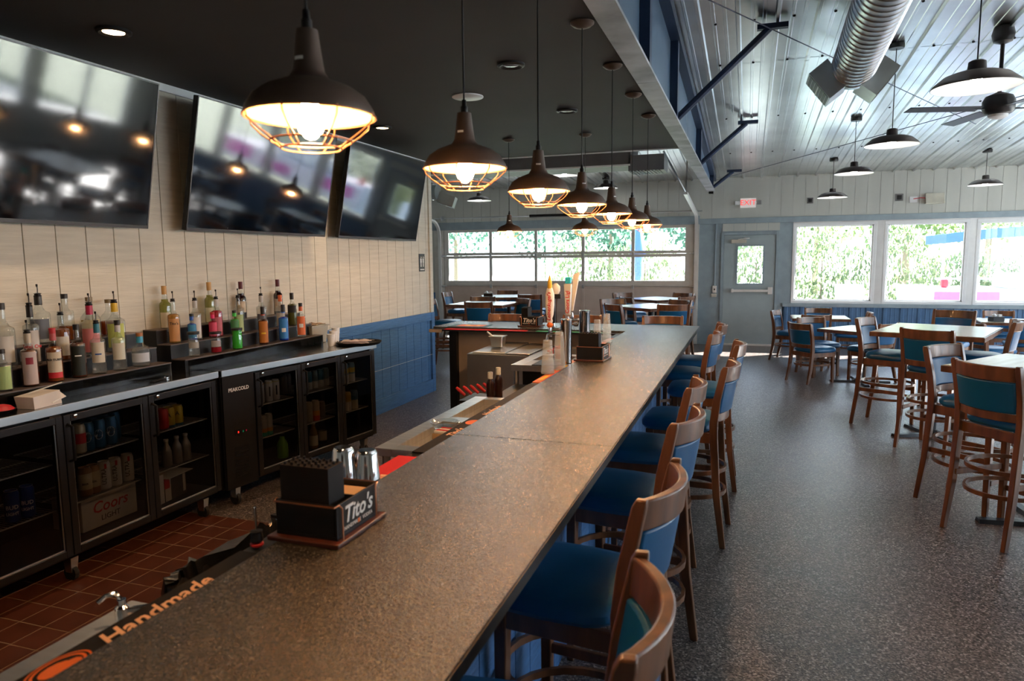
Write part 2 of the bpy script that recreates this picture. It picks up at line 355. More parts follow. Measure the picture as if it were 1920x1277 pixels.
# exit door
df = MB(); w = .05; df.box(DX0-w, DX0, YW-.03, YW+.06, 0, DZ+w); df.box(DX0, DX0+.02, YW+.041, YW+.06, 0, DZ); df.box(DX1-.02, DX1, YW+.041, YW+.06, 0, DZ); df.box(DX0, DX1, YW+.041, YW+.06, DZ-.02, DZ); df.box(DX1, DX1+w, YW-.03, YW+.06, 0, DZ+w); df.box(DX0, DX1, YW-.03, YW+.06, DZ, DZ+w)
struct(obj('trim_17', df, M['trim'], smooth=False, bevel=.003))
gx0, gx1, gz0, gz1 = -.20, .24, 1.16, 1.84
d = MB(); y0, y1 = YW-.005, YW+.04
d.box(DX0+.004, gx0, y0, y1, .03, DZ-.004); d.box(gx1, DX1-.004, y0, y1, .03, DZ-.004); d.box(gx0, gx1, y0, y1, .03, gz0); d.box(gx0, gx1, y0, y1, gz1, DZ-.004)
dr = struct(obj('door_1', d, M['doorpaint'], smooth=False))
f = MB(); f.box(gx0-.03, gx0, y0-.012, y0, gz0-.03, gz1+.03); f.box(gx1, gx1+.03, y0-.012, y0, gz0-.03, gz1+.03); f.box(gx0, gx1, y0-.012, y0, gz0-.03, gz0); f.box(gx0, gx1, y0-.012, y0, gz1, gz1+.03)
obj('window_frame', f, M['trim'], dr, smooth=False)
obj('pane', MB().box(gx0, gx1, YW+.01, YW+.015, gz0, gz1), M['pane'], dr, smooth=False)
f = MB(); f.box(-.30, .34, y0-.06, y0-.025, 1.0, 1.045); f.box(-.30, -.26, y0-.065, y0, .99, 1.055); f.box(.34, .42, y0-.06, y0, .96, 1.09)
obj('panic_bar', f, M['alu'], dr, smooth=False, bevel=.004)
f = MB(); f.box(-.32, -.05, y0-.06, y0, 1.90, 1.965)
cl = obj('door_closer', f, colm('beige_closer', (.5,.47,.4)), dr, smooth=False, bevel=.004)
obj('closer_arm', MB().tube([(-.2, y0-.05, 1.97), (0, y0-.09, 1.985), (-.1, y0-.02, 2.0)], .008, 6), M['alu'], cl)
obj('threshold', MB().box(DX0, DX1, YW-.06, YW+.05, 0, .029), M['alu'], dr, smooth=False)
# overhead garage door
gd = thing('garage_door', 'white aluminium sectional garage door with two rows of five glass panes', 'garage door', (0,0,0))
cols_ = [-6.034, -5.093, -4.113, -3.13, -2.14, -1.155]; xm = [(-6.04, -5.125), (-5.06, -4.14), (-4.08, -3.165), (-3.10, -2.175), (-2.11, -1.155)]
for zi, (z0, z1) in enumerate(((1.80, 2.27), (1.10, 1.80), (.55, 1.10), (0.02, .55))):
    f = MB(); a, b = -6.14, -1.0; yf = YW+.0
    gzr = {0:(1.80+.0, 2.205), 1:(1.205, 1.675)}.get(zi)
    if gzr:
        p0, p1 = (1.785, 2.205) if zi == 0 else (1.205, 1.66)
        z0 = 1.725 if zi == 0 else 1.085; z1 = 2.27 if zi == 0 else 1.722
        f.box(a, b, yf, yf+.045, z0, p0); f.box(a, b, yf, yf+.045, p1, z1); px = a
        for (u0, u1) in xm+[(b, b)]:
            f.box(px, u0, yf, yf+.045, p0, p1); px = u1
        s_ = obj('section', f, M['garage'], gd, smooth=False, bevel=.003)
        for (u0, u1) in xm: obj('pane', MB().box(u0, u1, yf+.02, yf+.024, p0, p1), M['pane'], s_, smooth=False)
    else:
        f.box(a, b, yf+.01, yf+.045, z0, z1); f.box(a, b, yf, yf+.01, z1-.035, z1-.004); f.box(a, b, yf, yf+.01, z0+.004, z0+.035)
        for u in [a+.06]+[(xm[i][1]+xm[i+1][0])/2 for i in range(4)]+[b-.06]: f.box(u-.03, u+.03, yf, yf+.01, z0+.035, z1-.035)
        s_ = obj('section', f, M['panelbeige'], gd, smooth=False)
hg = [(xm[i][1]+xm[i+1][0])/2 for i in range(4)]
for zz in (1.722, 1.09):
    for u in hg: obj('hinge', MB().box(u-.025, u+.025, YW-.012, YW, zz-.04, zz+.04), M['galv'], gd, smooth=False, bevel=.003)
    for sx_ in (-6.16, -1.0):
        obj('roller', MB().tube([(sx_-.06, YW-.05, zz), (sx_+.08, YW-.05, zz)], .012, 8).lathe([(.028,-.01),(.028,.01)], 12, (0,0,0), M=Matrix.Translation((sx_, YW-.05, zz)) @ Matrix.Rotation(PI/2, 4, 'Y')), M['galv'], gd)
for sx_ in (-6.22, -.945):
    pts = [(sx_, YW-.05, .05), (sx_, YW-.05, 2.1)]+[(sx_, YW-.05-.35+.35*math.cos(a), 2.1+.35*math.sin(a)) for a in [PI/2*k/8 for k in range(1, 9)]]+[(sx_, YW-2.6, 2.62)]
    obj('track', MB().tube(pts, .02, 4, sq=(.02, .03)), M['alu'], gd)
obj('torsion_shaft', MB().tube([(-6.3, YW-.12, 2.5), (-.85, YW-.12, 2.5)], .013, 8), M['galv'], gd)
obj('torsion_spring', MB().tube([(-4.2, YW-.12, 2.5), (-2.6, YW-.12, 2.5)], .03, 10), M['black'], gd)
obj('drum', MB().lathe([(.05,-.03),(.03,-.02),(.03,.02),(.05,.03)], 16, M=Matrix.Translation((-6.1, YW-.12, 2.5)) @ Matrix.Rotation(PI/2, 4, 'Y')), M['galv'], gd)
obj('track_hanger', MB().tube([(-.945, YW-2.5, 2.62), (-1.25, YW-2.9, 3.22)], .014, 4).tube([(-.945, YW-2.5, 2.62), (-.945, YW-2.4, 3.2)], .014, 4), M['galv'], gd)
struct(obj('trim_18', MB().box(-6.4, -.9, YW-.03, YW+.09, 2.262, 2.42), M['trim'], smooth=False))
struct(obj('trim_19', MB().box(-6.36, -6.12, YW+.046, YW+.09, 0, 2.3).box(-1.04, -.90, YW+.046, YW+.09, 0, 2.3), M['garage'], smooth=False))
struct(obj('trim_21', MB().box(-6.36, -6.15, YW-.02, YW+.045, 0, 2.3).box(-.995, -.9, YW-.02, YW+.045, 0, 2.3), M['garage'], smooth=False))
# right wall and back wall with their windows (outside the frame, the daylight from that side comes through them)
rw = MB(); rw.box(7.0, 7.12, -4.2, YW, 0, .75); rw.box(7.0, 7.12, -4.2, YW, 2.65, 4.3)
yy = -4.2
segs = [(1.8, 3.0), (3.3, 5.5), (5.8, 8.0), (8.3, 10.5), (10.8, 12.9)]
for a, b in segs: rw.box(7.0, 7.12, yy, a, .75, 2.65); yy = b
rw.box(7.0, 7.12, yy, YW, .75, 2.65)
struct(obj('wall_right', rw, M['greige'], smooth=False))
for i, (a, b) in enumerate(segs):
    f = MB(); w = .05
    f.box(6.98, 7.1, a, b, .75, .8); f.box(6.98, 7.1, a, b, 2.6, 2.65); f.box(6.98, 7.1, a, a+w, .8, 2.6); f.box(6.98, 7.1, b-w, b, .8, 2.6); f.box(6.98, 7.1, (a+b)/2-.03, (a+b)/2+.03, .8, 2.6)
    wf = struct(obj('window_%d' % (i+5), f, M['white'], smooth=False))
    obj('pane', MB().box(7.05, 7.055, a+w, b-w, .8, 2.6), M['pane'], wf, smooth=False)
bw = MB(); bw.box(-3.95, 7.12, -4.2, -4.05, 0, 4.4)
struct(obj('wall_back', bw, M['greige'], smooth=False))
struct(obj('wall_left_back', MB().box(-3.95, -3.8, -4.2, -2, 0, 4.4).box(-9.1, -9, 7.9, YW, 0, 3.8).box(-9, -3.95, 7.9-.3, 7.9-.1, 0, 3.8), M['greige'], smooth=False))
# steel girder between the two ceilings
g = thing('steel_girder', 'long steel girder with bare grey bottom flange and navy blue stiffeners', 'girder')
fl = MB()
for a, b in ((-3.9, 4.9), (4.905, 8.9), (8.905, 13.3)): fl.box(-.75, -.612, a, b, ZC-.012, ZC+.006)
obj('bottom_flange', fl, M['flange'], g, smooth=False)
wb = MB().hexa([(-.69, -3.9, ZC), (-.68, -3.9, ZC), (-.68, 13.3, ZC), (-.69, 13.3, ZC)], [(-.69, -3.9, zroof(-3.9)-.03), (-.68, -3.9, zroof(-3.9)-.03), (-.68, 13.3, zroof(13.3)-.03), (-.69, 13.3, zroof(13.3)-.03)])
obj('web', wb, M['bluepanel'], g, smooth=False)
for yy in (3.4, 4.55, 6.3, 9.4, 12.7): obj('stiffener', MB().box(-.68, -.615, yy-.05, yy+.05, ZC+.01, zroof(yy)-.03), M['navy'], g, smooth=False)
obj('end_bolt', MB().box(-.72, -.64, 13.2, 13.3, ZC-.05, ZC-.012), M['black'], g, smooth=False)
obj('top_angle', MB().hexa([(-.68, -3.9, zroof(-3.9)-.12), (-.6, -3.9, zroof(-3.9)-.12), (-.6, 13.3, zroof(13.3)-.12), (-.68, 13.3, zroof(13.3)-.12)], [(-.68, -3.9, zroof(-3.9)-.03), (-.6, -3.9, zroof(-3.9)-.03), (-.6, 13.3, zroof(13.3)-.03), (-.68, 13.3, zroof(13.3)-.03)]), M['navy'], g, smooth=False)
lab = ['nearest and longest of the navy braces from girder up to metal roof', 'middle navy brace from girder up to metal roof', 'farthest and smallest navy brace from girder to roof, close to far wall']
for (yy, xt), lb in zip(((6.36, .11), (9.47, -.08), (12.73, -.3)), lab):
    b = thing('diagonal_brace', lb, 'brace', (0,0,0), 0, 'navy roof braces')
    obj('strut', MB().tube([(-.62, yy, ZC+.02), (xt, yy, zroof(yy)-.06)], .03, 8), M['navy'], b)
    obj('bracket', MB().box(xt-.1, xt+.14, yy-.03, yy+.03, zroof(yy)-.07, zroof(yy)-.03), M['navy'], b, smooth=False)
# roof cables
for a, b, lb in (((-.35, 5.6), (2.6, 10.2), 'thin steel cable crossing under the roof ribs from girder to the right'), ((-.6, 13.4), (4.6, 6.5), 'thin steel cable crossing the roof from far wall by exit sign towards the right')):
    tag(obj('roof_cable', MB().tube([(a[0], a[1], zroof(a[1])-.08), (b[0], b[1], zroof(b[1])-.08)], .005, 5), M['navy']), lb, 'cable', 'roof bracing cables')
# ================================================================== chairs
def curve_slab(mb, hw, bow, th, z0, z1, y, taper=0, n=12, ytop=0, edge=0, crown=0):
    """slab bowed backwards (to -y) between the posts"""
    cols = []
    for i in range(n+1):
        u = -1+2*i/n; b = -bow*(1-u*u)
        col = []
        for (z, t) in ((z0, 0), (z1, 1)):
            w = hw*(1-taper*(1-t)); zz = z + (crown*(1-u*u) if t else 0)
            yy = y+b+ytop*t; k = th*(1 if abs(u) < .999 or not edge else .6)
            col.append((mb.b.verts.new((u*w, yy-k/2, zz)), mb.b.verts.new((u*w, yy+k/2, zz))))
        cols.append(col)
    for a, b in zip(cols, cols[1:]):
        (a0, a0f), (a1, a1f) = a; (b0, b0f), (b1, b1f) = b
        mb.b.faces.new([a0, a1, b1, b0]); mb.b.faces.new([a0f, b0f, b1f, a1f]); mb.b.faces.new([a1, a1f, b1f, b1]); mb.b.faces.new([a0, b0, b0f, a0f])
    for c in (cols[0], cols[-1]):
        mb.b.faces.new([c[0][0], c[0][1], c[1][1], c[1][0]])
    return mb
def cushion(hw, d0, d1, z, h, n=20, m=5):
    mb = MB(); rings = []
    prof = [(.93, 0), (1, .25), (1.0, .55), (.93, .85), (.75, 1.0), (.4, 1.08), (.0, 1.1)]
    for s, t in prof:
        ring = []
        if s == 0: c = mb.b.verts.new((0, (d0+d1)/2, z+h*t)); rings.append([c]); break
        for i in range(n):
            a = 2*PI*i/n; ca, sa = math.cos(a), math.sin(a)
            e = .42; x = hw*s*math.copysign(abs(ca)**e, ca)*(1-.08*(-sa if sa < 0 else 0)); y = (d0+d1)/2+(d1-d0)/2*s*math.copysign(abs(sa)**e, sa)
            ring.append(mb.b.verts.new((x, y, z+h*t)))
        rings.append(ring)
    mb.b.faces.new(rings[0][::-1])
    for a, b in zip(rings, rings[1:]):
        for i in range(n):
            j = (i+1) % n
            if len(b) == 1: mb.b.faces.new([a[i], a[j], b[0]])
            else: mb.b.faces.new([a[i], a[j], b[j], b[i]])
    return mb
def make_chair(name, label, cat, hs, ht, tall):
    t = thing(name, label, cat)
    w = M['wood']; zs = hs-.065
    obj('seat', cushion(.212, -.20, .21, zs, .07), M['vinyl'], t)
    af = MB(); af.box(-.185, .185, .150, .172, zs-.06, zs); af.box(-.185, -.165, -.19, .16, zs-.06, zs); af.box(.165, .185, -.19, .16, zs-.06, zs); af.box(-.185, .185, -.205, -.185, zs-.06, zs)
    obj('seat_frame', af, w, t, bevel=.003)
    for s in (-1, 1):
        pts = [(s*.195, -.275, 0), (s*.190, -.235, zs*.45), (s*.188, -.212, zs-.03), (s*.19, -.21, zs+.06), (s*.193, -.225, (zs+ht)/2), (s*.198, -.262, ht-.02), (s*.198, -.268, ht)]
        mb = MB(); n = 4; rings = []
        wd = [.0155, .019, .021, .021, .020, .018, .013]
        for p, r in zip(pts, wd): rings.append([mb.b.verts.new((p[0]+dx*r*.85, p[1]+dy*r*1.05, p[2])) for dx, dy in ((-1,-1),(1,-1),(1,1),(-1,1))])
        mb.b.faces.new(rings[0][::-1]); mb.b.faces.new(rings[-1])
        for a, b in zip(rings, rings[1:]):
            for i in range(4): j = (i+1) % 4; mb.b.faces.new([a[i], a[j], b[j], b[i]])
        obj('leg', mb, w, t, bevel=.004)
        mb = MB().hexa([(s*.172-.015, .150-.015, 0), (s*.172+.015, .150-.015, 0), (s*.172+.015, .150+.015, 0), (s*.172-.015, .150+.015, 0)], [(s*.168-.02, .145-.02, zs), (s*.168+.02, .145-.02, zs), (s*.168+.02, .145+.02, zs), (s*.168-.02, .145+.02, zs)])
        obj('leg', mb, w, t, bevel=.004)
    mb = MB(); curve_slab(mb, .186, .062, .028, ht-.092, ht-.008, -.252, ytop=-.010)
    obj('top_rail', mb, w, t, bevel=.005)
    pb = hs+.028
    mb = MB(); curve_slab(mb, .182, .050, .034, pb+.02, ht-.094, -.222, taper=.05, ytop=-.030)
    obj('backrest', mb, M['vinyl'], t, bevel=.008)
    mb = MB(); curve_slab(mb, .176, .048, .022, pb-.03, pb+.018, -.216); obj('lower_rail', mb, w, t, bevel=.004)
    for z in ((.28, .42) if tall else (.24,)):
        pts = [(.205*math.cos(a)*(1), -.03+.235*math.sin(a), z) for a in [2*PI*k/24 for k in range(24)]]
        obj('foot_ring', MB().tube(pts, .011, 4, closed=True, sq=(.007, .012)), w, t)
    if tall:
        for s in (-1, 1): obj('side_stretcher', MB().box(s*.175-.009, s*.175+.009, -.235, .15, .335, .37), w, t, bevel=.003)
    if tall: obj('stretcher', MB().box(-.165, .165, .152, .17, .20, .235), w, t, bevel=.003)
    return t
stool0 = make_chair('bar_stool', 'x', 'bar stool', .725, 1.045, True)
chair0 = make_chair('dining_chair', 'x', 'chair', .465, .79, False)
used = {'s': False, 'c': False}
def place(kind, Mx, My, fx, fy, label, group, off=.262):
    L = math.hypot(fx, fy); fx, fy = fx/L, fy/L
    src = stool0 if kind == 's' else chair0
    loc = (Mx+off*fx, My+off*fy, 0); rz = math.atan2(-fx, fy)
    if not used[kind]:
        used[kind] = True; src.location = loc; src.rotation_euler = (0,0,rz); src['label'] = label; src['group'] = group; return src
    return dup(src, loc, rz, label, group)
gb = 'bar stools along the long bar'
def ang(a): return (-math.cos(R_(a)), -math.sin(R_(a)))
for (mx, my, a, lb) in [(-.20, .50, 3, 'blue seated bar stool nearest the camera, only its seat edge showing at bottom of photo'),
    (-.18, 1.20, 5.1, 'bar stool in foreground with curved orange-lit wooden top rail, cropped by bottom edge'),
    (-.22, 1.91, -6.9, 'second bar stool up from the bottom edge with bright blue outer back, tucked at bar'),
    (-.22, 2.76, -8, 'bar stool at middle of the bar just past the countertop seam, bright blue back'),
    (-.25, 3.49, -.6, 'bar stool tucked behind the mid-bar stool, mostly showing wooden top rail'),
    (-.10, 4.18, -3.2, 'bar stool pulled out from the bar showing its whole tall blue back and legs'),
    (-.26, 5.88, -3.3, 'bar stool near far corner of bar, tall narrow blue back in profile'),
    (-.24, 6.62, 4, 'farthest bar stool on the long side by the bar corner, in front of grey door'),
    (-.07, 5.21, 1.5, 'bar stool pulled back between the fully visible stool and the corner pair')]:
    f = ang(a); place('s', mx, my, f[0], f[1], lb, gb)
for (mx, my, fx, fy, lb) in [(-2.55, 7.34, 0, -1, 'stool behind the short bar arm, back posts flanking the napkin caddy'),
    (-1.69, 7.36, .1, -1, 'stool behind the short bar arm beside the chrome beer towers'),
    (-.84, 7.40, .08, -1, 'stool behind the bar corner facing camera with plain wooden rail')]:
    place('s', mx, my, fx, fy, lb, 'bar stools behind the short arm')
gt = 'tall chairs at the high tables on the right'
for (mx, my, fx, fy, lb) in [(1.29, 4.56, .82, .57, 'large tall chair in right foreground with dark blue back towards camera'),
    (1.27, 5.39, .74, -.67, 'tall chair in right foreground turned to camera, white reflection on its top rail'),
    (1.41, 6.53, .58, .81, 'tall chair with back to camera at near edge of the large middle table'),
    (1.11, 7.64, .87, -.5, 'tall chair seen side-on at left corner of the large middle table'),
    (2.17, 8.85, -.5, -.87, 'tall chair facing camera behind the far edge of the large middle table'),
    (2.32, 7.50, -.95, .30, 'tall chair at right end of the large middle table, partly hidden')]:
    place('s', mx, my, fx, fy, lb, gt)
gg = 'tall chairs by the garage door'
for (mx, my, fx, fy, lb) in [(-.92, 9.30, -.25, 1, 'tall chair with wide bright blue back, right side of nearer right garage table'),
    (-1.70, 9.22, .75, .65, 'tall chair with dark back at left front of nearer right garage table'),
    (-1.92, 10.39, .6, -.8, 'tall chair facing camera at left rear of nearer right garage table'),
    (-.92, 10.30, -.6, -.8, 'tall chair at right rear of nearer right garage table facing camera'),
    (-1.80, 10.90, .8, .6, 'tall chair with back to camera at left front of farther right garage table'),
    (-.90, 11.18, -.85, .5, 'tall chair at right front of farther right garage table beside the door track'),
    (-2.09, 12.26, .7, -.7, 'tall chair at left rear of farther right garage table against garage door'),
    (-1.05, 12.30, -.5, -.85, 'tall chair at right rear of farther right garage table against garage door'),
    (-3.67, 9.33, -.1, 1, 'tall chair with broad blue back at nearer left garage table, behind bar menu'),
    (-4.62, 9.75, 1, .1, 'tall chair at left end of nearer left garage table, legs beside blue wainscot'),
    (-4.11, 10.66, .1, -1, 'tall chair at far side of nearer left garage table'),
    (-3.28, 10.25, -.7, -.72, 'tall chair seen from side at right end of nearer left garage table'),
    (-3.55, 11.45, -.14, 1, 'tall chair with blue back to camera, front right of farther left garage table'),
    (-3.45, 12.60, -.75, -.65, 'tall chair in profile at right rear of farther left garage table'),
    (-4.47, 12.95, 0, -1, 'tall chair at far side of farther left garage table below the panes'),
    (-5.35, 12.0, 1, 0, 'tall chair with light blue back in profile beside left garage door track')]:
    place('s', mx, my, fx, fy, lb, gg)
gl = 'low dining chairs by the windows'
for (mx, my, fx, fy, lb) in [(.65, 9.78, .78, .62, 'low chair standing nearest the open floor, dark oval back towards camera'),
    (.43, 12.0, .94, -.34, 'low chair against the wall beside the grey door, seen from the side'),
    (1.12, 12.68, 0, -1, 'low chair facing camera under the windows at the small wall table'),
    (.97, 11.20, -.12, 1, 'low chair with back to camera at near edge of the small wall table'),
    (.86, 10.72, .45, -.9, 'low chair facing camera behind the low table, light patch on its rail'),
    (1.72, 9.95, -.75, .65, 'low chair with bright blue outer back at right of the low table'),
    (1.76, 11.86, -1, .1, 'low chair edge-on at right end of the small wall table'),
    (2.98, 12.05, .97, .2, 'low chair with its curved wooden top catching light, left of far right table'),
    (3.67, 12.57, 0, -1, 'low chair facing camera under the second window, back to blue metal'),
    (3.55, 10.95, .1, 1, 'low chair with large blue back cut by right edge of photo'),
    (2.75, 10.3, .9, .3, 'low chair with pale blue back in profile left of the blue chair at right edge')]:
    place('c', mx, my, fx, fy, lb, gl)
# ================================================================== tables
def make_table(name, label, cat, cx, cy, rot, w, d, h, group, loc_label=None):
    t = thing(name, label, cat, (cx, cy, 0), R_(rot), group)
    obj('tabletop', MB().box(-w/2+.012, w/2-.012, -d/2+.012, d/2-.012, h-.002, h+.0015), M['laminate'], t, smooth=False)
    obj('edge_band', MB().box(-w/2, w/2, -d/2, d/2, h-.042, h-.002), M['wood'], t, smooth=False, bevel=.004)
    obj('column', MB().lathe([(.038, .03), (.038, h-.05)], 16).box(-.2, .2, -.03, .03, h-.06, h-.042).box(-.03, .03, -.2, .2, h-.06, h-.042), M['blackmetal'], t)
    b = MB()
    for a in (PI/4, 3*PI/4): 
        Mx = Matrix.Rotation(a, 4, 'Z'); b.hexa([Mx @ Vector(p) for p in ((-.36,-.035,.0),(.36,-.035,.0),(.36,.035,.0),(-.36,.035,.0))], [Mx @ Vector(p) for p in ((-.36,-.025,.025),(.36,-.025,.025),(.36,.025,.025),(-.36,.025,.025))])
        b.hexa([Mx @ Vector(p) for p in ((-.1,-.025,.025),(.1,-.025,.025),(.1,.025,.025),(-.1,.025,.025))], [Mx @ Vector(p) for p in ((-.04,-.02,.06),(.04,-.02,.06),(.04,.02,.06),(-.04,.02,.06))])
    obj('base', b, M['blackmetal'], t, smooth=False)
    return t
gtab = 'dining tables with pale tops'
make_table('high_table', 'square high table in right foreground cut off by the frame, wooden edge', 'table', 1.13+.44*(.616+.788), 4.84+.44*(.788-.616), 52, .88, .88, .98, gtab)
make_table('high_table', 'large high table with glossy pale top in the middle of the right side', 'table', 1.63, 7.16, -23, .86, 1.04, .98, gtab)
make_table('low_table', 'low square table with black column nearest the open floor, right of the grey door', 'table', 1.42, 10.0, 51, .78, .78, .70, gtab)
make_table('low_table', 'small low table against the blue metal wall beside the grey door', 'table', 1.07, 11.86, 0, .82, .70, .70, gtab)
make_table('low_table', 'low table under the second window near right edge of photo', 'table', 3.62, 11.75, -6, .9, .8, .70, gtab)
make_table('high_table', 'nearer high table before the right half of the garage door, corner to camera', 'table', -1.28, 9.82, 52, .84, .84, .98, gtab)
make_table('high_table', 'farther high table before the right half of the garage door', 'table', -1.42, 11.66, 52, .84, .84, .98, gtab)
make_table('high_table', 'nearer high table before the left half of the garage door, behind bar caddy', 'table', -3.83, 9.98, 0, .9, .88, .98, gtab)
make_table('high_table', 'farther high table before the left half of the garage door', 'table', -4.12, 12.0, 25, .95, .95, .98, gtab)
for (x, y, z, lb) in ((-4.35, 11.55, .982, 'small dark condiment caddy with white packets on left garage table'), (3.35, 11.55, .702, 'small dark condiment caddy on low table under second window')):
    t = thing('condiment_caddy', lb, 'caddy', (x, y, z), .3, 'condiment caddies')
    obj('rack', MB().box(-.08, .08, -.06, .06, 0, .07), M['black'], t, bevel=.005)
    obj('packet', MB().lathe([(.02, .05), (.03, .09), (.01, .11)], 10, (-.03, 0, 0)), M['white'], t)
    obj('packet', MB().box(.02, .06, -.03, .03, .05, .1), M['paper'], t)
# ================================================================== the bar
ZB = .98
t = thing('bar_counter', 'long L-shaped speckled brown granite bar counter with blue board front', 'bar counter')
XB0, XB1, YB0, YB1 = -1.057, -.443, 6.38, 7.03
def slab(pts, z0, z1): return MB().hexa([(x, y, z0) for x, y in pts], [(x, y, z1) for x, y in pts])
ysm = 2.42
obj('countertop', slab([(XB0, -1.0), (XB1, -1.0), (XB1, ysm-.0035), (XB0, ysm-.0035)], ZB-.032, ZB), M['bar'], t, smooth=False)
obj('countertop', slab([(XB0, ysm+.0035), (XB1, ysm+.0035), (XB1, YB1), (XB0, YB0)], ZB-.032, ZB), M['bar'], t, smooth=False)
obj('countertop', slab([(-3.0, YB0), (XB0-.001, YB0), (XB1-.001, YB1), (-3.0, YB1)], ZB-.032, ZB), M['bar'], t, smooth=False)
obj('edge_strip', MB().box(XB1, XB1+.003, -1, YB1, ZB-.034, ZB-.004), M['black'], t, smooth=False)
fr = boards_x(-.69, -1.0, 6.85, 0, ZB-.033, w=.16, th=.012); obj('front_panel', fr, M['bluewood'], t, smooth=False)
obj('front_panel', boards_y(6.84, -2.9, -.70, 0, ZB-.033, w=.16, face=1), M['bluewood'], t, smooth=False)
for yy in (.2, 1.55, 2.9, 4.2, 5.5, 6.6): obj('overhang_bracket', MB().box(-.69, -.52, yy-.02, yy+.02, ZB-.055, ZB-.033).box(-.69, -.66, yy-.02, yy+.02, ZB-.25, ZB-.055), M['black'], t, smooth=False)
obj('inner_panel', MB().box(-.80, -.745, -1, 6.84, 0, ZB-.05).box(-2.82, -.745, 6.60, 6.78, 0, ZB-.05), M['panelbeige'], t, smooth=False)
obj('end_post', MB().box(-2.86, -2.82, 6.45, 6.84, 0, ZB-.033), M['blackmetal'], t, smooth=False)
obj('drink_rail', MB().box(XB0-.075, XB0, -1, YB0-.08, ZB-.035, ZB-.02).box(-3.0, XB0, YB0-.08, YB0, ZB-.035, ZB-.02), M['blackmetal'], t, smooth=False)
obj('corner_cap', MB().box(-3.01, -2.87, YB0-.085, YB0-.06, ZB-.05, ZB-.02), colm('tan_cap', (.35,.27,.2)), t, smooth=False)
# rail mats
def railmat(y0, y1, m_, label, x0=XB0-.073, x1=XB0-.002, z=ZB-.020):
    return tag(obj('bar_mat', MB().box(x0, x1, y0, y1, z, z+.005), m_, smooth=False), label, 'bar mat', 'rubber mats on the drink rail')
zm = ZB-.0145
mt = railmat(.45, 1.30, M['blackmatte'], 'long black bar mat with cream Handmade lettering and orange seal, nearest camera')
def flat(txt, x, y, size, m_, par, rz=-PI/2, z=zm, **k): return text(txt, size, m_, par, Matrix.Translation((x, y, z)) @ Matrix.Rotation(rz, 4, 'Z'), **k)
flat('Handmade', XB0-.035, 1.02, .062, M['peach'], mt, rz=PI/2, shear=.35, bold=.0012)
flat('VODKA', XB0-.008, 1.02, .016, M['ink'], mt, rz=PI/2)
flat("Tito's", XB0-.035, .63, .06, M['peach'], mt, rz=PI/2, shear=.35, bold=.0012)
sl = MB()
Ms = Matrix.Translation((XB0-.036, .805, zm-.004))
for (r0, r1) in ((1, .93), (.84, .74)):
    n = 40; A = [];
    for i in range(n+1):
        a = 2*PI*i/n; A.append([sl.b.verts.new(Ms @ Vector((.034*r*math.cos(a), .058*r*math.sin(a), .0045))) for r in (r0, r1)])
    for a, b in zip(A, A[1:]): sl.b.faces.new([a[0], b[0], b[1], a[1]])
sl.lathe([(.018, .0045), (0, .0046)], 12, (XB0-.036, .80, zm-.004), sx=1, sy=1.7); sl.lathe([(.011, .0045), (0, .0047)], 8, (XB0-.03, .83, zm-.004), sx=1, sy=1.2)
obj('seal_print', sl, M['orange'], mt, smooth=False)
mt = railmat(1.72, 2.14, M['red'], 'red bar mat with peach block print beside the steel shakers', XB0-.095)
pb_ = MB(); yy = 1.74
for k, wd in enumerate((.02, .012, .024, .016, .022, .012, .02, .018)):
    pb_.box(XB0-.058+.002*k, XB0-.004, yy, yy+wd, zm, zm+.0005); yy += wd+.006
obj('block_print', pb_, M['peach'], mt, smooth=False)
mt = railmat(2.20, 3.62, M['blackmatte'], 'black bar mat with orange seal in the middle of the drink rail')
flat("Tito's", XB0-.03, 2.50, .055, M['peach'], mt, rz=PI/2, shear=.35, bold=.0012)
obj('seal_print', MB().lathe([(.028, .0005), (0, .0007)], 20, (XB0-.032, 2.68, zm), sy=1.5), M['orange'], mt, smooth=False)
flat('Handmade', XB0-.03, 2.92, .045, M['peach'], mt, rz=PI/2, shear=.35, bold=.0012)
mt = railmat(3.68, 4.55, M['orange'], 'orange and yellow bar mat beneath the stacks of plastic cups')
obj('print_patch', MB().box(XB0-.06, XB0-.02, 3.74, 3.9, zm, zm+.0005).box(XB0-.05, XB0-.01, 4.1, 4.3, zm, zm+.0005), M['yellow'], mt, smooth=False)
obj('print_patch', MB().box(XB0-.03, XB0-.008, 3.70, 4.2, zm+.0006, zm+.001), M['red'], mt, smooth=False)
mt = railmat(5.0, 5.9, M['orange'], 'orange print bar mat near the inside corner of the bar'); 
tag(obj('bar_mat', MB().box(-1.9, -1.2, YB0-.075, YB0-.005, ZB-.02, ZB-.015), colm('green_mat', (.03,.3,.17)), smooth=False), 'bright green bar mat under the edge of the short bar arm', 'bar mat', 'rubber mats on the drink rail')
tag(obj('bar_mat', MB().box(-2.85, -2.0, YB0-.075, YB0-.005, ZB-.02, ZB-.015), M['red'], smooth=False), 'red print bar mat under the left end of the short bar arm', 'bar mat', 'rubber mats on the drink rail')
# menu on the short arm
t = thing('menu', 'colourful orange and blue menu lying on left end of the short bar arm', 'menu', (-2.66, YB0+.15, ZB), .05)
obj('cover', MB().box(-.2, .2, -.12, .12, 0, .004), colm('menu_cover', (.03,.12,.16)), t, smooth=False)
obj('print_patch', MB().box(-.12, .16, -.09, .08, .004, .0045), M['orange'], t, smooth=False)
obj('print_patch', MB().box(-.05, .1, -.04, .05, .0045, .005), M['yellow'], t, smooth=False)
obj('print_patch', MB().box(0, .07, -.01, .04, .005, .0053), M['red'], t, smooth=False)
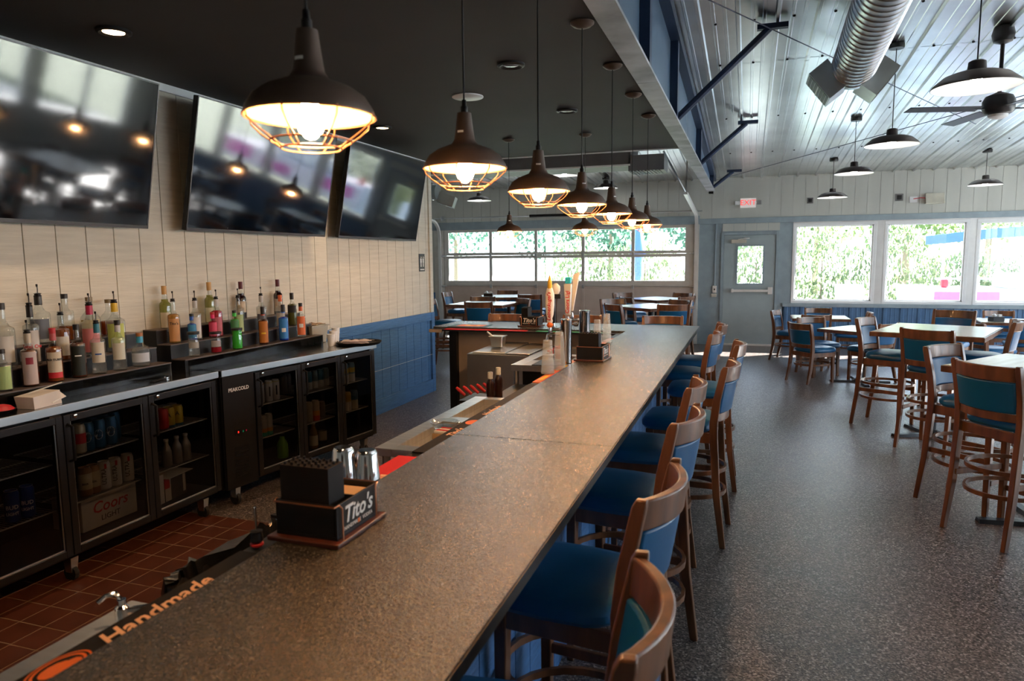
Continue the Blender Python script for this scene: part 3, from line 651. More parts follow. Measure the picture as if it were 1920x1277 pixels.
# napkin caddies
def caddy(x, y, rz, label, bh=.085, text_face=True):
    t = thing('napkin_caddy', label, 'napkin caddy', (x, y, ZB), rz, 'black napkin caddies with copper trim')
    obj('tray', MB().box(-.10, .10, -.115, .115, 0, .012), colm('mahogany', (.06,.016,.01), rough=.3), t, bevel=.003)
    b = MB(); h = bh+.012; b.box(-.085, .085, -.095, .095, .012, .02)
    for u in ((-.085, -.079, -.095, .095), (.079, .085, -.095, .095), (-.079, .079, -.095, -.089), (-.079, .079, .089, .095), (-.079, .079, -.012, -.006)): b.box(*u, .02, h)
    obj('box', b, M['black'], t, smooth=False, bevel=.001)
    for sy_ in (-1, 1):
        w = MB().tube([(-.09, sy_*.078, .012), (-.09, sy_*.078, h-.01), (-.087, sy_*.086, h), (-.084, sy_*.10, h-.002), (.084, sy_*.10, h-.002), (.087, sy_*.086, h), (.09, sy_*.078, h-.01), (.09, sy_*.078, .012)], .0025, 6)
        obj('copper_trim', w, M['copper'], t)
    obj('napkin_stack', MB().box(-.072, .072, 0, .082, .02, h-.012), M['kraft'], t, smooth=False)
    obj('straw_holder', MB().box(-.075, .06, -.086, -.02, .02, h+.085), M['blackmatte'], t, smooth=False)
    st = MB(); 
    for i in range(7):
        for j in range(4): st.lathe([(.0035, h+.085), (.0035, h+.09+.004*random.random())], 6, (-.065+i*.019, -.078+j*.017, 0))
    obj('straws', st, M['black'], t)
    for k, (px, rzz) in enumerate(((.0858, PI/2), )):
        Mt = Matrix.Translation((px, 0, .012+bh*.58)) @ Matrix.Rotation(rzz, 4, 'Z') @ Matrix.Rotation(PI/2, 4, 'X')
        text("Tito's", .058, M['ink'], t, Mt, shear=.25, bold=.001)
        Mt = Matrix.Translation((px, 0, .012+bh*.22)) @ Matrix.Rotation(rzz, 4, 'Z') @ Matrix.Rotation(PI/2, 4, 'X')
        text("HANDMADE  VODKA", .0135, M['ink'], t, Mt)
        obj('print_dot', MB().box(px, px+.0006, -.005, .005, .012+bh*.16, .012+bh*.28), M['orange'], t, smooth=False)
    return t
caddy(-.985, 1.455, 0, 'black napkin caddy in the foreground on the bar with napkins and straws')
caddy(-.965, 4.52, -.05, 'black napkin caddy mid-bar beside the beer towers')
caddy(-2.05, 6.66, -PI/2, 'black napkin caddy on the short bar arm beside the menu')
# shakers
def shaker(x, y, z, label, h=.17, r0=.045, r1=.032):
    t = thing('shaker_tin', label, 'shaker', (x, y, z), 0, 'upturned steel shaker tins')
    obj('cup', MB().lathe([(r0, 0), (r0, .003), (r1+.001, h-.012), (r1-.003, h-.004), (r1-.006, h)], 28), M['chrome'], t)
    obj('rim', MB().lathe([(r0+.0015, 0), (r0+.0015, .004), (r0, .005)], 28), M['chrome'], t); return t
sh = thing('shaker_shelf', 'black steel shelf under the shaker tins beside the drink rail', 'shelf', (-1.20, 1.85, 0))
obj('plate', MB().box(-.1, .062, -.22, .05, .905, .915), M['blackmetal'], sh, smooth=False)
obj('bracket', MB().box(-.08, -.06, -.2, -.18, 0, .905).box(-.08, -.06, .02, .04, 0, .905), M['blackmetal'], sh, smooth=False)
a = pj(643, 838, Y=1.80); b = pj(684, 845, Y=1.83)
shaker(a.x, 1.80, .916, 'left one of two upturned steel shaker tins behind the near caddy', h=max(.12, a.z-.916))
shaker(b.x, 1.84, .916, 'right one of two upturned steel shaker tins behind the near caddy', h=max(.12, b.z-.916))
# ================================================================== under-bar equipment
def sink_unit(name, label, cat, x0, x1, y0, y1, z, basins, legs=True):
    t = thing(name, label, cat, ((x0+x1)/2, (y0+y1)/2, 0)); cx, cy = (x0+x1)/2, (y0+y1)/2
    b = MB(); ys_ = sorted(basins); px0, px1 = x0+.09, x1-.05
    b.box(x0-cx, px0-cx, y0-cy, y1-cy, z-.04, z); b.box(px1-cx, x1-cx, y0-cy, y1-cy, z-.04, z); yy = y0
    for a_, c_ in ys_+[(y1, y1)]: b.box(px0-cx, px1-cx, yy-cy, a_-cy, z-.04, z); yy = c_
    obj('worktop', b, M['steel'], t, smooth=False, bevel=.003)
    for a_, c_ in ys_:
        k = MB(); d_ = z-.10; k.box(px0-cx, px1-cx, a_-cy, c_-cy, d_-.004, d_); k.box(px0-cx-.004, px0-cx, a_-cy, c_-cy, d_, z-.04); k.box(px1-cx, px1-cx+.004, a_-cy, c_-cy, d_, z-.04); k.box(px0-cx, px1-cx, a_-cy-.004, a_-cy, d_, z-.04); k.box(px0-cx, px1-cx, c_-cy, c_-cy+.004, d_, z-.04)
        obj('basin', k, M['steel'], t, smooth=False)
    for sx_ in (x0+.04-cx, x1-.04-cx):
        for sy_ in (y0+.04-cy, y1-.04-cy): obj('leg', MB().lathe([(.02, 0), (.02, z-.04)], 12, (sx_, sy_, 0)), M['steel'], t)
    obj('backsplash', MB().box(x1-cx-.02, x1-cx, y0-cy, y1-cy, z, z+.08), M['steel'], t, smooth=False)
    return t
sk = sink_unit('bar_sink', 'stainless steel bar sink with two long shallow basins mid-bar', 'sink', -1.69, -1.16, 2.90, 4.22, .75, [(2.98, 3.5), (3.62, 4.14)])
nk = sink_unit('bar_sink', 'stainless steel sink edge with faucet lever in bottom left corner', 'sink', -1.46, -1.16, .1, 1.28, .80, [(.3, 1.0)])
f = thing('faucet', 'chrome faucet lever above the steel strip in bottom left corner', 'faucet', (-1.40, 1.20, .80))
obj('body', MB().lathe([(.016, 0), (.016, .03), (.01, .036), (.01, .05)], 14), M['chrome'], f)
obj('lever', MB().tube([(0, 0, .045), (-.03, .01, .055), (-.05, .0, .05), (-.055, -.02, .04)], .006, 8).tube([(0, 0, .02), (.06, .02, .03), (.1, .02, .02)], .008, 8), M['chrome'], f)
# strainer/glass bowl, garnish boxes on the sink
def at(px, py, z): p = pj(px, py, Z=z); return (p.x, p.y, z)
g_ = thing('glass_bowl', 'shallow clear glass bowl standing on the bar sink', 'bowl', at(834, 802, .753))
obj('bowl', MB().lathe([(.04, 0), (.06, .004), (.078, .03), (.081, .032), (.078, .034), (.055, .01), (0, .008)], 28), M['glassb'], g_)
p = at(842, 822, .753)
k = thing('candy_box', 'shallow box of red and white wrapped sticks on the bar sink', 'box', (p[0]+.02, p[1], .752), -.1)
obj('tray', MB().box(-.09, .09, -.05, .05, 0, .03), M['kraft'], k, smooth=False)
for i in range(4): obj('wrapper', MB().box(-.085+.0*i, .08, -.045+i*.024, -.028+i*.024, .03, .045), M['red' if i % 2 else 'paper'], k, smooth=False, bevel=.004)
p = at(790, 822, .70)
tag(obj('bar_tool', MB().box(-.02, .02, -.09, .09, 0, .03), M['black'], loc=(-1.45, 3.15, .652), bevel=.008), 'black plastic handle lying in the near basin of the bar sink', 'tool')
# low bench behind the sink with sauce bottles
bx = thing('underbar_shelf', 'dark steel shelf unit with bottles between bar sink and draft station', 'shelf', (-1.43, 4.72, 0))
obj('shelf', MB().box(-.27, .27, -.46, .36, .66, .68), M['blackmetal'], bx, smooth=False)
for u in (-.25, .25):
    for v in (-.44, .34): obj('leg', MB().box(u-.015, u+.015, v-.015, v+.015, 0, .66), M['blackmetal'], bx, smooth=False)
obj('cutting_board', MB().box(-.1, .2, -.2, .1, .68, .695), colm('tan_board', (.38,.25,.14)), bx, smooth=False)
def squeeze(px, py, ht, body, cap, label, grp, r=.028):
    q = pj(px, py, Z=.68) if False else at(px, py, .682)
    t = thing('sauce_bottle', label, 'bottle', q, 0, grp)
    obj('body', MB().lathe([(r, 0), (r, ht*.6), (r*.8, ht*.72), (r*.45, ht*.8)], 16), body, t)
    obj('cap', MB().lathe([(r*.62, ht*.78), (r*.62, ht), (r*.5, ht*1.01)], 16), cap, t); return t
squeeze(920, 752, .20, colm('dark_sauce', (.03,.012,.01), rough=.2), M['ink'], 'dark sauce bottle with white cap, left of the pair by bar sink', 'white capped sauce bottles')
squeeze(935, 748, .22, colm('dark_sauce', (.03,.012,.01), rough=.2), M['ink'], 'dark sauce bottle with white cap, right of the pair by bar sink', 'white capped sauce bottles')
q = at(895, 750, .682)
t = thing('bottle_rack', 'tilted rack of red topped garnish picks behind the bar sink', 'rack', q)
for i in range(5): obj('red_jar', MB().lathe([(.010, 0), (.012, .06), (.008, .08)], 10, M=Matrix.Translation((-.05+i*.03, i*.05-.1, .05)) @ Matrix.Rotation(-.9, 4, 'Y')), M['redink'], t)
obj('tray', MB().box(-.08, .1, -.14, .14, 0, .02), M['black'], t, smooth=False)
q = at(888, 758, .66)
tag(obj('glass_ashtray', MB().lathe([(.07, 0), (.075, .03), (.065, .03), (.06, .008), (0, .008)], 24, q, ), M['glassb']), 'round smoked glass dish at the foot of the ice chest', 'dish')
# draft station
ds = thing('draft_station', 'stainless steel topped underbar station below the beer towers', 'work station', (-1.45, 5.7, 0))
z = .83
b = MB(); b.box(-.29, -.2, -.6, .6, z-.05, z); b.box(.2, .30, -.6, .6, z-.05, z); b.box(-.2, .2, -.6, -.32, z-.05, z); b.box(-.2, .2, -.02, .08, z-.05, z); b.box(-.2, .2, .45, .6, z-.05, z)
obj('worktop', b, M['steel'], ds, smooth=False, bevel=.003)
obj('basin', MB().box(-.2, .2, -.32, -.02, z-.12, z-.11).box(-.2, .2, .08, .45, z-.12, z-.11), M['steel'], ds, smooth=False)
obj('cabinet', MB().box(-.22, .3, -.52, .6, .1, z-.05), M['black'], ds, smooth=False)
obj('slate_panel', MB().box(-.12, .16, -.6, -.34, z, z+.006), colm('slate_board', (.03,.04,.07), rough=.3), ds, smooth=False)
obj('leg', MB().lathe([(.02, 0), (.02, z-.05)], 12, (-.26, -.56, 0)), M['steel'], ds); obj('leg', MB().lathe([(.02, 0), (.02, z-.05)], 12, (-.26, .56, 0)), M['steel'], ds)
tag(obj('garnish_tub', MB().lathe([(.035, 0), (.04, .1), (.036, .1), (.03, .01), (0, .01)], 20, at(1049, 672, z+.004)), M['red']), 'small red tub on the draft station beside the left beer tower', 'tub')
# ice chest with steel front
ic = thing('ice_chest', 'brushed stainless steel ice chest with sloping lid under the short bar arm', 'ice chest', (-2.05, 6.0, 0))
obj('cabinet', MB().box(-.30, .28, -.32, .45, .33, .82), M['steel'], ic, smooth=False, bevel=.006)
obj('lid', MB().hexa([(-.26, -.30, .822), (.05, -.30, .822), (.05, .4, .822), (-.26, .4, .822)], [(-.25, -.29, .835), (.05, -.29, .835), (.05, .4, .845), (-.25, .4, .845)]), M['steel'], ic, smooth=False, bevel=.003)
obj('lid', MB().box(.06, .28, -.31, .44, .822, .832), M['steel'], ic, smooth=False, bevel=.003)
for u in (-.27, .25):
    for v in (-.29, .42): obj('leg', MB().lathe([(.018, 0), (.018, .33)], 10, (u, v, 0)), M['steel'], ic)
pn = thing('steel_pan', 'small stainless steel pan with utensil on the ice chest', 'pan', (-2.17, 6.0, .846))
obj('pan', MB().hexa([(-.05, -.05, 0), (.05, -.05, 0), (.05, .05, 0), (-.05, .05, 0)], [(-.062, -.062, .1), (.062, -.062, .1), (.062, .062, .1), (-.062, .062, .1)]), M['steel'], pn, smooth=False, bevel=.008)
obj('rim', MB().tube([(-.065, -.065, .1), (.065, -.065, .1), (.065, .065, .1), (-.065, .065, .1)], .005, 6, closed=True), M['steel'], pn)
obj('utensil', MB().tube([(-.03, 0, .08), (-.1, -.02, .14)], .008, 6), M['white'], pn)
q = at(970, 655, .72)
t = thing('bottle_rack', 'speed rail of red topped bottles right of the ice chest', 'rack', (-1.66, 6.15, .5))
obj('rail', MB().box(-.07, .07, -.3, .25, 0, .2), M['black'], t, smooth=False)
for i in range(5): obj('red_jar', MB().lathe([(.025, .2), (.025, .28), (.015, .31), (.015, .34)], 12, (0, -.24+i*.1, 0)), M['redink'], t)
# posts under the short arm
for x_, lb in ((-2.78, 'left black post under the short bar arm'), (-1.66, 'right black post under the short bar arm')):
    tag(obj('support_post', MB().box(x_-.02, x_+.02, YB0+.02, YB0+.06, 0, ZB-.034), M['blackmetal'], smooth=False), lb, 'post')
# ================================================================== beer towers
def tower(x, y, label, r=.036, ht=.30):
    t = thing('beer_tower', label, 'beer tap tower', (x, y, ZB-.02), 0, 'chrome beer towers')
    obj('column', MB().lathe([(r*1.35, 0), (r*1.35, .012), (r, .016), (r, ht-.012), (r*1.02, ht-.01), (r*1.02, ht), (r*.9, ht+.004)], 28), M['chrome'], t)
    return t
def tap(par, dy, dz, mk, dx=-1):
    fc = obj('faucet', MB().tube([(-.03, dy, dz), (-.10, dy, dz), (-.115, dy, dz-.01), (-.12, dy, dz-.05)], .009, 10).lathe([(.016, -.012), (.016, .012)], 14, M=Matrix.Translation((-.045, dy, dz)) @ Matrix.Rotation(PI/2, 4, 'Y')).lathe([(.009, 0), (.012, .02), (.006, .05)], 12, (-.1, dy, dz)), M['chrome'], par)
    return fc
tw1 = tower(-1.10, 4.33, 'left chrome beer tower carrying the white handle with red script')
tap(tw1, -.03, .21, None); tap(tw1, .06, .23, None)
hd = obj('tap_handle', MB().lathe([(.010, 0), (.020, .03), (.016, .045), (.024, .07), (.030, .13), (.030, .2), (.020, .235), (.010, .25)], 18, (-.1, -.03, .262), sy=.7), M['ink'], tw1)
obj('ferrule', MB().lathe([(.014, 0), (.022, .015), (.012, .035)], 14, (-.1, -.03, .25)), M['orange'], hd)
obj('finial', MB().lathe([(.014, 0), (.016, .02), (.013, .05), (.006, .075), (0, .09)], 12, (-.1, -.03, .50)), M['yellow'], hd)
for v in (0,):
    Mt = Matrix.Translation((-.1, -.052, .385)) @ Matrix.Rotation(.0, 4, 'Z') @ Matrix.Rotation(PI/2, 4, 'X') @ Matrix.Rotation(PI/2, 4, 'Z')
    text('Leinenkugel\'s', .034, M['redink'], tw1, Mt, shear=.3, bold=.0008)
obj('tap_handle', MB().box(-.112, -.088, .045, .075, .27, .43).box(-.125, -.05, .045, .075, .43, .46), M['black'], tw1, bevel=.004)
obj('tap_handle_label', MB().lathe([(.018, 0), (.03, .02), (.03, .05), (.01, .07)], 14, (-.085, .06, .46), sy=.5), M['ink'], tw1)
tw2 = tower(-1.045, 4.62, 'right taller chrome beer tower carrying the silver and blue handle', ht=.335)
tap(tw2, -.06, .25, None); tap(tw2, .05, .27, None)
hd = obj('tap_handle', MB().hexa([(-.115, -.075, .31), (-.085, -.075, .31), (-.085, -.05, .31), (-.115, -.05, .31)], [(-.127, -.08, .52), (-.073, -.08, .52), (-.073, -.045, .52), (-.127, -.045, .52)]), M['alu'], tw2, bevel=.004)
obj('handle_cap', MB().box(-.118, -.078, -.078, -.047, .522, .565), colm('ice_blue', (.02,.5,.75), rough=.2), hd, bevel=.006)
Mt = Matrix.Translation((-.1, -.0785, .41)) @ Matrix.Rotation(PI/2, 4, 'X') @ Matrix.Rotation(PI/2, 4, 'Z')
text('Coors Light', .036, M['redink'], tw2, Mt, bold=.0008)
obj('tap_handle', MB().hexa([(-.108, .04, .33), (-.092, .04, .33), (-.092, .06, .33), (-.108, .06, .33)], [(-.09, .035, .58), (-.045, .035, .60), (-.045, .065, .60), (-.09, .065, .58)]), M['paper'], tw2, bevel=.004)
# cup stacks
def cups(x, y, z, r, h, label, n=9):
    t = thing('cup_stack', label, 'cup stack', (x, y, z), 0, 'upturned stacks of clear plastic cups')
    b = MB().lathe([(r, 0)]+[(r*(1-.32*k/14), h*(.0+k/14*1.0)*1.0) for k in range(1, 14)]+[(r*.66, h), (0, h+.001)], 28)
    obj('cups', b, M['plastic'], t)
    rb = MB()
    for k in range(n): zz = h*.02+k*h*.045; rb.lathe([(r*(1-.32*zz/h)+.002, zz), (r*(1-.32*zz/h)+.002, zz+.003)], 28)
    obj('rims', rb, M['plastic'], t); return t
cups(-1.125, 3.98, ZB-.014, .040, .20, 'front left stack of clear plastic cups before the chrome tower', 10)
cups(-1.095, 4.14, ZB-.014, .038, .235, 'taller stack of clear plastic cups directly before the chrome towers', 12)
cups(-1.098, 5.30, ZB-.014, .038, .21, 'left stack of clear cups behind the mid-bar caddy', 10)
cups(-1.060, 5.48, ZB+.0, .038, .23, 'right taller stack of clear cups behind the mid-bar caddy', 12)
# pour spout bottle beside near caddy
def pourer(b, c, zz, s=1):
    return b
q = pj(503, 1005, X=-1.10)
pb = thing('spirit_bottle', 'clear bottle with black pourer standing just left of the near napkin caddy', 'bottle', (-1.11, 1.335, .80))
obj('glass', MB().lathe([(.035, -.15), (.035, .07), (.03, .095), (.013, .12), (.012, .165)], 20), M['glassb'], pb)
obj('collar', MB().lathe([(.013, .165), (.016, .168), (.016, .172), (.012, .175)], 14), M['redink'], pb)
obj('pourer', MB().lathe([(.012, .175), (.016, .18), (.013, .2), (.015, .203)], 14), M['black'], pb)
obj('spout', MB().tube([(0, 0, .2), (-.002, .001, .26)], .0035, 8), M['chrome'], pb)
rk = tag(obj('speed_rail', MB().box(-1.17, -1.145, 1.2, 1.62, .55, .72).box(-1.17, -1.06, 1.2, 1.62, .635, .65), M['blackmetal'], smooth=False), 'black speed rail shelf hidden below the drink rail holding the pourer bottle', 'rail')
# trash can with liner
tc_ = thing('trash_can', 'tall slim rubbish bin lined with crumpled black bag behind the bar', 'trash can', (-1.49, 1.83, 0))
def rrect(hx, hy, n=12, e=.25):
    out = []
    for i in range(n*4):
        a = 2*PI*i/(n*4); ca, sa = math.cos(a), math.sin(a); out.append((hx*math.copysign(abs(ca)**e, ca), hy*math.copysign(abs(sa)**e, sa)))
    return out
cb = MB(); R1 = [cb.b.verts.new((x*.85, y*.9, 0)) for x, y in rrect(.14, .29)]; R2 = [cb.b.verts.new((x, y, .68)) for x, y in rrect(.14, .29)]
cb.b.faces.new(R1[::-1]); [cb.b.faces.new([R1[i], R1[(i+1) % 48], R2[(i+1) % 48], R2[i]]) for i in range(48)]
obj('bin', cb, M['blackmatte'], tc_)
cb = MB(); rings = []
for k, (s, zz) in enumerate(((1.04, .50), (1.08, .58), (1.09, .66), (1.06, .705), (.98, .71), (.93, .66), (.9, .5), (.85, .3))):
    ring = []
    for i, (x, y) in enumerate(rrect(.14, .29, 40)):
        j = noise.noise((x*45, y*45, k*.9))*.04*(1 if k < 6 else .5) + math.sin(i*1.9+k)*.003
        ring.append(cb.b.verts.new((x*s+j*(1 if x > 0 else -1), y*s+j*.6, zz+noise.noise((x*30+5, y*30, k))*.04)))
    rings.append(ring)
for a, b in zip(rings, rings[1:]):
    n = len(a)
    for i in range(n): cb.b.faces.new([a[i], a[(i+1) % n], b[(i+1) % n], b[i]])
cb.b.faces.new(rings[-1])
obj('bin_liner', cb, M['bag'], tc_)
# ================================================================== lamps
M['bulb'] = mat('warm_bulb', (1, .7, .4), .4, emit=(1, .53, .22), es=760)
M['filament'] = mat('bulb_base', (.5,.35,.15), .3, 1)
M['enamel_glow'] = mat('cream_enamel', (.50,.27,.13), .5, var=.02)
M['cage'] = mat('copper_cage', (.36,.17,.085), .4, .7)
def make_pendant(label):
    """caged barn pendant; origin at the rim plane centre, cord goes up to the ceiling"""
    t = thing('cage_pendant', label, 'pendant lamp', (0,0,0), 0, 'caged pendants above the bar')
    out = [(.125, 0), (.1255, .004), (.122, .014), (.108, .036), (.085, .052), (.060, .062), (.040, .070), (.031, .084), (.026, .12), (.022, .155), (.021, .162), (.0, .164)]
    inn = [(.0, .15), (.018, .15), (.022, .12), (.027, .083), (.036, .068), (.058, .058), (.083, .048), (.105, .033), (.119, .012), (.1225, .0)]
    obj('shade', MB().lathe(out, 40, close=False), M['bronze'], t)
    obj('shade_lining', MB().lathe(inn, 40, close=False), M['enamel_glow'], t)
    obj('cord_grip', MB().lathe([(.011, .164), (.011, .18), (.0075, .184), (.0065, .20), (.0, .201)], 16), M['black'], t)
    obj('cord', MB().lathe([(.003, .2), (.003, ZC-1.932-.02)], 8), M['black'], t)
    obj('canopy', MB().lathe([(.0, ZC-1.932-.03), (.02, ZC-1.932-.029), (.045, ZC-1.932-.02), (.06, ZC-1.932-.008), (.06, ZC-1.932)], 24), M['bronze'], t)
    w = MB()
    for z, r in ((-.001, .127), (-.048, .078), (-.062, .058)):
        w.tube([(r*math.cos(2*PI*k/32), r*math.sin(2*PI*k/32), z) for k in range(32)], .0018, 6, closed=True)
    for k in range(8):
        a = 2*PI*k/8+.2; w.tube([(r*math.cos(a), r*math.sin(a), z) for r, z in ((.127, .003), (.124, -.012), (.105, -.030), (.078, -.048), (.058, -.062))], .0018, 6)
    obj('cage', w, M['cage'], t)
    b = obj('bulb', MB().lathe([(.012, .03), (.018, .02), (.027, -.002), (.0275, -.015), (.022, -.03), (.010, -.042), (0, -.045)], 20), M['bulb'], t)
    obj('socket', MB().lathe([(.014, .03), (.014, .07), (0, .071)], 14), M['filament'], t)
    obj('sticker', MB().arc(.0285, .098, .108, -2.0, -1.3, 8), M['white'], t)
    return t
names = ['largest caged pendant, nearest the camera, white sticker on its neck', 'second caged pendant back, in front of the third television edge', 'third caged pendant from the camera in the bar row', 'fourth caged pendant from the camera in the bar row', 'fifth caged pendant in the bar row, overlapping the fourth', 'sixth caged pendant in the bar row, behind the fifth', 'last and smallest caged pendant of the bar row, nearest the girder']
p0 = make_pendant(names[0]); p0.location = (-.825, 1.212, 1.932)
for nme, y, i in zip(names[1:], (2.005, 2.79, 3.575, 4.40, 5.21, 6.01), range(6)):
    dup(p0, (-.825, y, 1.925), .37*i, nme)
dup(p0, (-2.284, 6.69, 1.925), .5, 'caged pendant over the left end of the short bar arm, hanging lowest in photo')
dup(p0, (-1.512, 6.69, 1.925), .9, 'caged pendant over the short bar arm, seen below the fourth pendant of the row')
# white label on necks of others stays; barn lamps of the right room
def make_barn(label):
    t = thing('barn_lamp', label, 'pendant lamp', (0,0,0), 0, 'dark barn lamps hanging from the metal roof')
    obj('shade', MB().lathe([(.225, 0), (.227, .004), (.215, .02), (.165, .062), (.12, .078), (.055, .082), (.048, .088), (.044, .14), (.030, .148), (0, .15)], 40, close=False), colm('barn_bronze', (.02,.012,.011), rough=.4), t)
    obj('shade_lining', MB().lathe([(0, .075), (.05, .075), (.118, .071), (.162, .055), (.212, .016), (.223, .0)], 40, close=False), M['white'], t)
    obj('bulb', MB().lathe([(.02, .07), (.035, .03), (.04, .01), (.03, -.0), (0, .0)], 16), mat('lamp_bulb', (1,1,1), .4, emit=(1,.95,.88), es=70) if 'lb' not in M else M['lb'], t)
    return t
def hang(t, z):
    x, y = t.location.x, t.location.y; zr = zroof(y)
    obj('cord', MB().lathe([(.004, .15), (.004, zr-z-.02)], 8), M['black'], t)
    obj('canopy', MB().lathe([(.0, zr-z-.045), (.062, zr-z-.045), (.065, zr-z-.03), (.065, zr-z-.005)], 20), M['black'], t)
b0 = make_barn('large dark barn lamp at top right, white inside facing the camera'); b0.location = (1.19, 4.72, 2.59)
bl_ = [(1.19, 7.22, 2.635, 'second dark barn lamp on the right, below the spiral duct end'), (1.21, 9.79, 2.665, 'third dark barn lamp in the right row, smaller'), (1.23, 12.34, 2.57, 'smallest dark barn lamp in the right row, close to the far wall'),
       (3.29, 12.24, 2.67, 'dark barn lamp above the third window at right edge'), (-4.75, 12.2, 2.72, 'dark barn lamp left, hanging just right of the white duct diffuser'), (-2.85, 11.1, 2.97, 'dark barn lamp beyond the dark ceiling, left of the air register'), (-2.55, 13.0, 2.93, 'dark barn lamp against far wall, half hidden by a caged pendant')]
bs = [(b0, 2.59)]
for x, y, z, l in bl_: bs.append((dup(b0, (x, y, z), 0, l), z))
for b, z in bs: hang(b, z)
# recessed lights
lit = mat('downlight_lens', (1,.85,.6), .5, emit=(1,.62,.32), es=40)
def recessed(x, y, on, label):
    t = thing('recessed_light', label, 'recessed light', (x, y, ZC), 0, 'round downlights in the dark ceiling')
    obj('ring', MB().lathe([(.085, 0), (.085, -.012), (.07, -.018), (.052, -.010)], 28, close=False), M['blackmetal'], t)
    obj('lens', MB().lathe([(.053, -.009), (.03, -.013), (0, -.014)], 24), lit if on else colm('dark_lens', (.25,.24,.26), rough=.15, metal=.6), t)
    if on:
        d = bpy.data.lights.new('downlight', 'SPOT'); d.energy = 55; d.color = (1,.66,.38); d.spot_size = R_(120); d.spot_blend = .8; d.shadow_soft_size = .05
        o = bpy.data.objects.new('downlight', d); C.objects.link(o); o.parent = t; o.location = (0, 0, -.03)
recessed(-3.112, 2.88, True, 'lit warm downlight above the gap between first two televisions')
recessed(-3.131, 5.69, True, 'lit warm downlight behind the nearest caged pendant, above second television')
recessed(-3.12, .05, True, 'lit warm downlight above the leftmost television, out of view')
recessed(-1.409, 4.185, False, 'unlit downlight in the dark ceiling right of the white disc')
recessed(-1.414, 5.595, False, 'unlit downlight in the dark ceiling farther back, smaller')
t = tag(obj('ceiling_speaker', MB().lathe([(.115, -.0), (.115, -.006), (.11, -.009), (0, -.009)], 36), M['white'], loc=(-1.979, 4.883, ZC)), 'flat white round speaker disc on the dark ceiling', 'speaker')
# spiral duct with two diffusers
def spiral_duct(name, a, b, r, label, boxes):
    t = thing(name, label, 'duct'); a, b = Vector(a), Vector(b); L = (b-a).length; d = (b-a)/L
    Mx = Matrix.Translation(a) @ d.to_track_quat('Z', 'X').to_matrix().to_4x4(); pr_ = []
    n = int(L/.085)
    for k in range(n): z = k*.085; pr_ += [(r, z), (r, z+.07), (r+.006, z+.074), (r+.006, z+.080)]
    obj('pipe', MB().lathe(pr_, 36, M=Mx), M['galv'], t)
    for bx_ in boxes: bx_(t)
    return t
def diffuser(cx, cy, cz, roll, yaw=0, s=.14):
    def f(t):
        Mx = Matrix.Translation((cx, cy, cz)) @ Matrix.Rotation(yaw, 4, 'Z') @ Matrix.Rotation(roll, 4, 'Y')
        q = obj('diffuser', MB().box(-s, s, -s*1.3, s*1.3, -.09, .09, M=Mx), M['galv'], t, smooth=False)
        v = MB()
        for k in range(7):
            z = -.075+k*.024; v.box(-s*.85+k*s*.26, -s*.85+k*s*.26+.004, -s*1.15, s*1.15, -.096, -.09, M=Mx)
        v.box(-.006, .006, -s*1.2, s*1.2, -.098, -.09, M=Mx)
        obj('grille_opening', MB().box(-s*.9, s*.9, -s*1.2, s*1.2, -.093, -.0905, M=Mx), M['black'], q, smooth=False)
        obj('vanes', v, M['alu'], q, smooth=False)
    return f
ye = 6.85; zc = lambda y: zroof(y)-.30
spiral_duct('spiral_duct', (.80, ye, zc(ye)), (.72, -1.5, zc(-1.5)), .175, 'big galvanised spiral duct under the metal roof ending in two splayed diffusers', [diffuser(.60, ye+.05, zc(ye)-.09, R_(52)), diffuser(.99, ye+.05, zc(ye)-.09, R_(-52))])
spiral_duct('spiral_duct', (-6.9, 11.2, 2.90), (-5.05, 11.2, 2.80), .13, 'short white galvanised duct at left of garage bay with square diffuser', [diffuser(-4.93, 11.15, 2.66, R_(20), .3)])
t = thing('supply_duct', 'long dark boxed duct beyond the dark ceiling with square air register', 'duct', (0,0,0))
obj('duct_box', MB().box(-6.5, -1.35, 8.35, 8.95, 2.735, 3.1), colm('dark_duct', (.10,.10,.105), rough=.5), t, smooth=False)
obj('lower_highlight', MB().box(-6.5, -1.35, 8.34, 8.36, 2.72, 2.74), M['white'], t, smooth=False)  # white strip paints in the highlight along the duct's lower edge
rg = obj('air_register', MB().box(-1.37, -.96, 8.35, 8.75, 2.66, 2.84), colm('grey_register', (.12,.13,.14), rough=.5), t, smooth=False)
v = MB()
for k in range(9): v.box(-1.34+k*.04, -1.33+k*.04, 8.36, 8.72, 2.652, 2.66)
obj('vanes', v, M['black'], rg, smooth=False)
# ceiling fan
t = thing('ceiling_fan', 'black ceiling fan with long down rod at top right edge', 'ceiling fan', (1.955, 7.06, 0))
zr = zroof(7.06)
obj('canopy', MB().lathe([(.02, zr-.14), (.07, zr-.12), (.085, zr-.06), (.07, zr-.0)], 20), M['blackmetal'], t)
obj('down_rod', MB().lathe([(.016, 2.98), (.016, zr-.1)], 12), M['blackmetal'], t)
obj('motor', MB().lathe([(.03, 3.0), (.1, 2.97), (.12, 2.93), (.12, 2.87), (.10, 2.83), (.08, 2.82)], 28), M['blackmetal'], t)
obj('light_lens', MB().lathe([(.075, 2.82), (.07, 2.80), (.04, 2.785), (0, 2.78)], 24), M['white'], t)
for k in range(4):
    Mr = Matrix.Rotation(PI/2*k+.28, 4, 'Z')
    bl = obj('blade', MB().box(.16, .75, -.06, .06, -.003, .003, M=Matrix.Translation((0,0,2.87)) @ Mr @ Matrix.Rotation(R_(8), 4, 'X')), M['blackmetal'], t, smooth=False, bevel=.002)
    obj('blade_arm', MB().box(.08, .2, -.015, .015, 2.866, 2.874, M=Mr), M['blackmetal'], bl, smooth=False)
